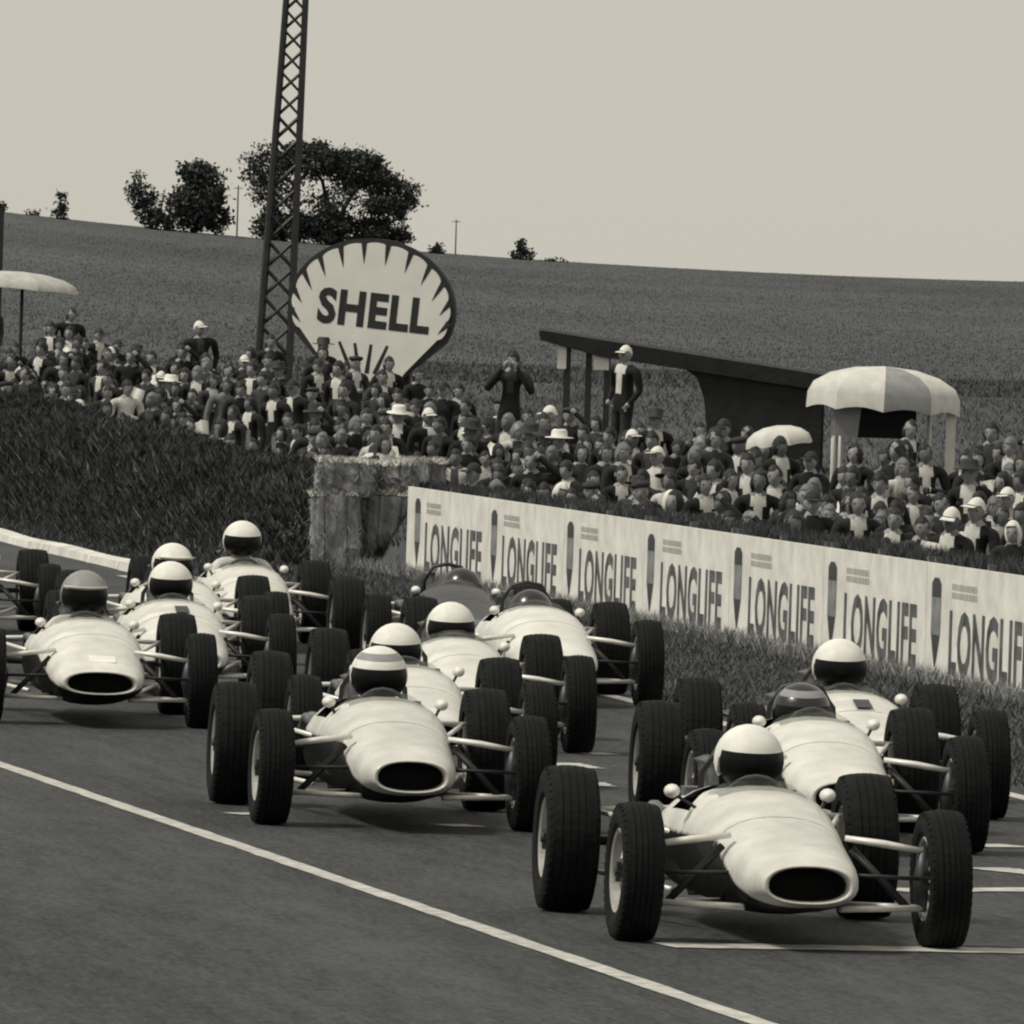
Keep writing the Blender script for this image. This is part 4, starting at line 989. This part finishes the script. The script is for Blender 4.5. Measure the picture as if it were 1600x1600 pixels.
for i, q in enumerate((-.38, -.17, .05, .27)):
    a_, b_ = Vector((q * 1.15, -.55)), Vector((q * .55, -1.0)); nn = Vector(((b_ - a_).y, -(b_ - a_).x)).normalized() * .022
    mb = MB(); mb.add([(p.x, -.034, p.y) for p in (a_ + nn, a_ - nn, b_ - nn * 1.6, b_ + nn * 1.6)], [(0, 1, 2, 3)]); mb.build('rib_line', SDK, fc)
tm = text_mesh('SHELL', 1.74, .56, 'lettering', SDK, .04); link('lettering', tm, fc, (-.82, -.036, -.29), (R(90), 0, 0)).rotation_euler = Euler((R(90), R(1.2), 0), 'XYZ')
for sx in (-.55, .55): mb = MB(); mb.box((sx, .14, hz / 2 - .1), (.09, .09, hz + .3)); mb.build('post', SDK, t)

# ------------------------------------------------------------------ lattice mast
MD = 196; mk = MD / FPX; bp = at(430, 520, MD); tp = at(462, 0, MD); ms = (tp - bp) / (tp.z - bp.z)
mx0 = bp.x - ms.x * (bp.z - tz(bp.x, MD)); mz0 = tz(mx0, MD)
t = thing('lattice_mast', 'tall dark steel lattice mast rising beside the scallop sign', 'mast', (mx0, MD, mz0 - .1))
MM = mat('mast_steel', g(.02), .6, .3, 5); Ht = 11.5
def wd(z): return .27 - .0165 * z       # half width
def leg_pt(sx, sy, z): return Vector((ms.x * z + sx * wd(z), sy * wd(z), z))
for sx in (-1, 1):
    for sy in (-1, 1): mb = MB(); mb.tube([leg_pt(sx, sy, 0), leg_pt(sx, sy, Ht / 2), leg_pt(sx, sy, Ht)], [.06, .052, .042], 6); mb.build('leg', MM, t)
z = .1
while z < Ht - .4:
    h = max(.28, wd(z) * 2 * .98)
    for (ax, ay), (bx_, by_) in (((-1, -1), (1, -1)), ((1, -1), (1, 1)), ((1, 1), (-1, 1)), ((-1, 1), (-1, -1))):
        for u0, u1 in ((z, z + h), (z + h, z)):
            mb = MB(); mb.tube([leg_pt(ax, ay, u0), leg_pt(bx_, by_, u1)], 0.027 if z < 5 else .021, 4); mb.build('brace', MM, t)
    z += h

# ------------------------------------------------------------------ open shed
HD = 172; hk = HD / FPX; s0 = at(842, 520, HD); s1 = at(1285, 590, HD); zg = min(tz(s0.x, HD), tz(s1.x, HD))
t = thing('open_shed', 'dark open-fronted shed with a sloping roof behind the crowd', 'shed', (s0.x, HD, zg - .05))
SH = mat('shed_dark', g(.013), .9, .35, 4, .4); SHM = mat('shed_post', g(.025), .9, .3, 6)
Wd = s1.x - s0.x; z0 = s0.z - zg; z1 = s1.z - zg; sl_ = (z1 - z0) / Wd
def roofz(x_): return z0 + .0 + (x_ * sl_ if x_ > .8 else .04 - abs(x_) * .0) - (.0 if x_ <= .8 else 0) + .05
nb = 12
for i in range(nb):      # roof boards laid down the slope
    xa, xb = Wd * i / nb, Wd * (i + 1) / nb; mb = MB(); za, zb_ = z0 + xa * sl_, z0 + xb * sl_
    mb.rings([[(xa + .004, y_, za + dz_ + .05 * (y_ + .9) / 2.4) for y_, dz_ in ((-.95, 0), (-.95, .075), (1.5, .075), (1.5, 0))], [(xb - .004, y_, zb_ + dz_ + .05 * (y_ + .9) / 2.4) for y_, dz_ in ((-.95, 0), (-.95, .075), (1.5, .075), (1.5, 0))]]); mb.build('roof_board', SH, t)
mb = MB(); mb.rings([[(0.02, -.98, z0 - .05), (0.02, -.98, z0 + .09), (0.02, -.94, z0 + .09), (0.02, -.94, z0 - .05)], [(.9, -.98, z0 + .9 * sl_ - .15), (.9, -.98, z0 + .9 * sl_ + .09), (.9, -.94, z0 + .9 * sl_ + .09), (.9, -.94, z0 + .9 * sl_ - .15)], [(Wd, -.98, z1 - .13), (Wd, -.98, z1 + .09), (Wd, -.94, z1 + .09), (Wd, -.94, z1 - .13)]]); mb.build('fascia', SH, t)
for q in (888, 921, 950): 
    xx = (q - 842) * hk; mb = MB(); mb.box((xx, -.85, (z0 + xx * sl_) / 2), (.09, .09, z0 + xx * sl_)); mb.build('post', SHM, t)
for q in (888, 1290): xx = (q - 842) * hk; mb = MB(); mb.box((xx, 1.3, (z0 + xx * sl_) / 2), (.09, .09, z0 + xx * sl_)); mb.build('post', SHM, t)
# boarded right half with a curved brace at its opening
xw = (1105 - 842) * hk
pts = [(xw + .03, 0), (xw + .02, .9), (xw - .03, 1.35), (xw - .14, 1.65), (xw - .35, z0 + (xw - .35) * sl_ - .12), (xw - .35, z0 + (xw - .35) * sl_ - .01), (Wd - .02, z1 - .01), (Wd - .02, 0)]
mb = MB(); prism(mb, pts, -.9, -.85); mb.build('front_wall', SH, t)
mb = MB(); mb.box((Wd - .05, .2, z1 / 2 - .02), (.05, 2.1, z1 - .06)); mb.build('side_wall', SH, t)
for nm_, q, yy0, yy1, w_ in (('paper_notice', 878, 535, 576, 14), ('paper_notice', 940, 533, 578, 24)):
    p = at(q, (yy0 + yy1) / 2, HD - .93); hh = (yy1 - yy0) * hk
    mb = MB(); mb.box((0, 0, 0), (w_ * hk, .012, hh)); tag(mb.build(nm_, M['paper'], None, False, (p.x, HD - .905, p.z)), 'narrow white notice hanging on the outer shed post' if q < 900 else 'broader white notice hanging beside the man in the shed', 'notice')

# ------------------------------------------------------------------ canopies
CW = mat('canopy_white', g(.58), .9, .1, 6); CG = mat('canopy_grey', g(.26), .9, .15, 6)
def canopy(name, label, px, ptop, pbot, wpx, d, gores, valance, mats, tilt, legs, ratio=1.0):
    k_ = d / FPX; c_ = at(px, pbot, d); rz_ = (pbot - ptop) * k_; rx = wpx / 2 * k_; zg_ = tz(c_.x, d); h0 = c_.z - zg_
    t = thing(name, label, 'canopy', (c_.x, d, zg_ - .05))
    for i in range(gores):
        mb = MB(); n_ = 5; rs = []
        for j in range(n_ + 1):
            a = 2 * math.pi * (i + j / n_) / gores + .3; sag = 1 - .05 * math.sin(math.pi * j / n_)
            rs.append([(rx * math.sin(ph) * math.cos(a) * (sag if q_ > 1 else 1), rx * ratio * math.sin(ph) * math.sin(a) * (sag if q_ > 1 else 1), rz_ * math.cos(ph)) for q_, ph in enumerate([.02, .4, .8, 1.2, math.pi / 2])] +
                      [(rx * 1.01 * math.cos(a) * sag, rx * ratio * 1.01 * math.sin(a) * sag, -valance * (1 - .25 * math.sin(math.pi * j / n_)))])
        mb.rings(rs, False, False); mb.build('panel', mats[i % len(mats)], t, True, (0, 0, h0), (0, tilt, 0))
    for lx, ly, r_ in legs: mb = MB(); mb.tube([(lx * rx, ly * rx, 0), (lx * rx, ly * rx, h0 + rz_ * (.9 if lx == 0 else .1))], r_, 8); mb.build('pole', CW if lx else MM, t, True)
    return t, rx, h0
t, rx, h0 = canopy('striped_canopy', 'striped white and grey round canopy on poles behind the crowd', 1381, 566, 612, 250, 148, 10, .2, [CW, CG, CW], R(2), [(.83, -.2, .04), (-.62, -.4, .03), (-.5, .6, .03), (.6, .6, .03)], .8)
mb = MB(); mb.rings([[(rx * .78 + q, -.2 * rx - .06, z_) for z_ in (h0 - .95, h0 - .1)] + [(rx * .78 + q, -.2 * rx - .045, z_) for z_ in (h0 - .1, h0 - .95)] for q in (0, .06, .12)]); mb.build('hanging_cloth', CW, t)
mb = MB(); mb.box((-.62 * rx + .14, -.42 * rx, h0 - .3), (.34, .02, .42), (0, R(6), 0)); mb.build('side_curtain', CG, t)
mb = MB(); mb.box((.05, .5 * rx, h0 - .25), (.75, .02, .55)); mb.build('back_curtain', SH, t)
canopy('parasol', 'small plain white parasol among the crowd near the striped canopy', 1217, 658, 684, 108, 143, 8, .05, [CW], R(-8), [(0, 0, .015)], 1.0)
canopy('parasol', 'wide flat pale awning behind the crowd at the far end of the bank', 35, 420, 444, 182, 206, 8, .04, [mat('awning_pale', g(.45), .9, .15, 6)], R(4), [(0, 0, .03)], .8)
# dark gatepost standing behind the awning
p = at(1, 335, 212); zz = tz(p.x, 212); mb = MB(); mb.box((0, 0, (p.z - zz) / 2), (.16, .16, p.z - zz + .1)); tag(mb.build('wooden_post', SHM, None, False, (p.x - .02, 212, zz)), 'tall dark wooden post behind the pale awning', 'post')
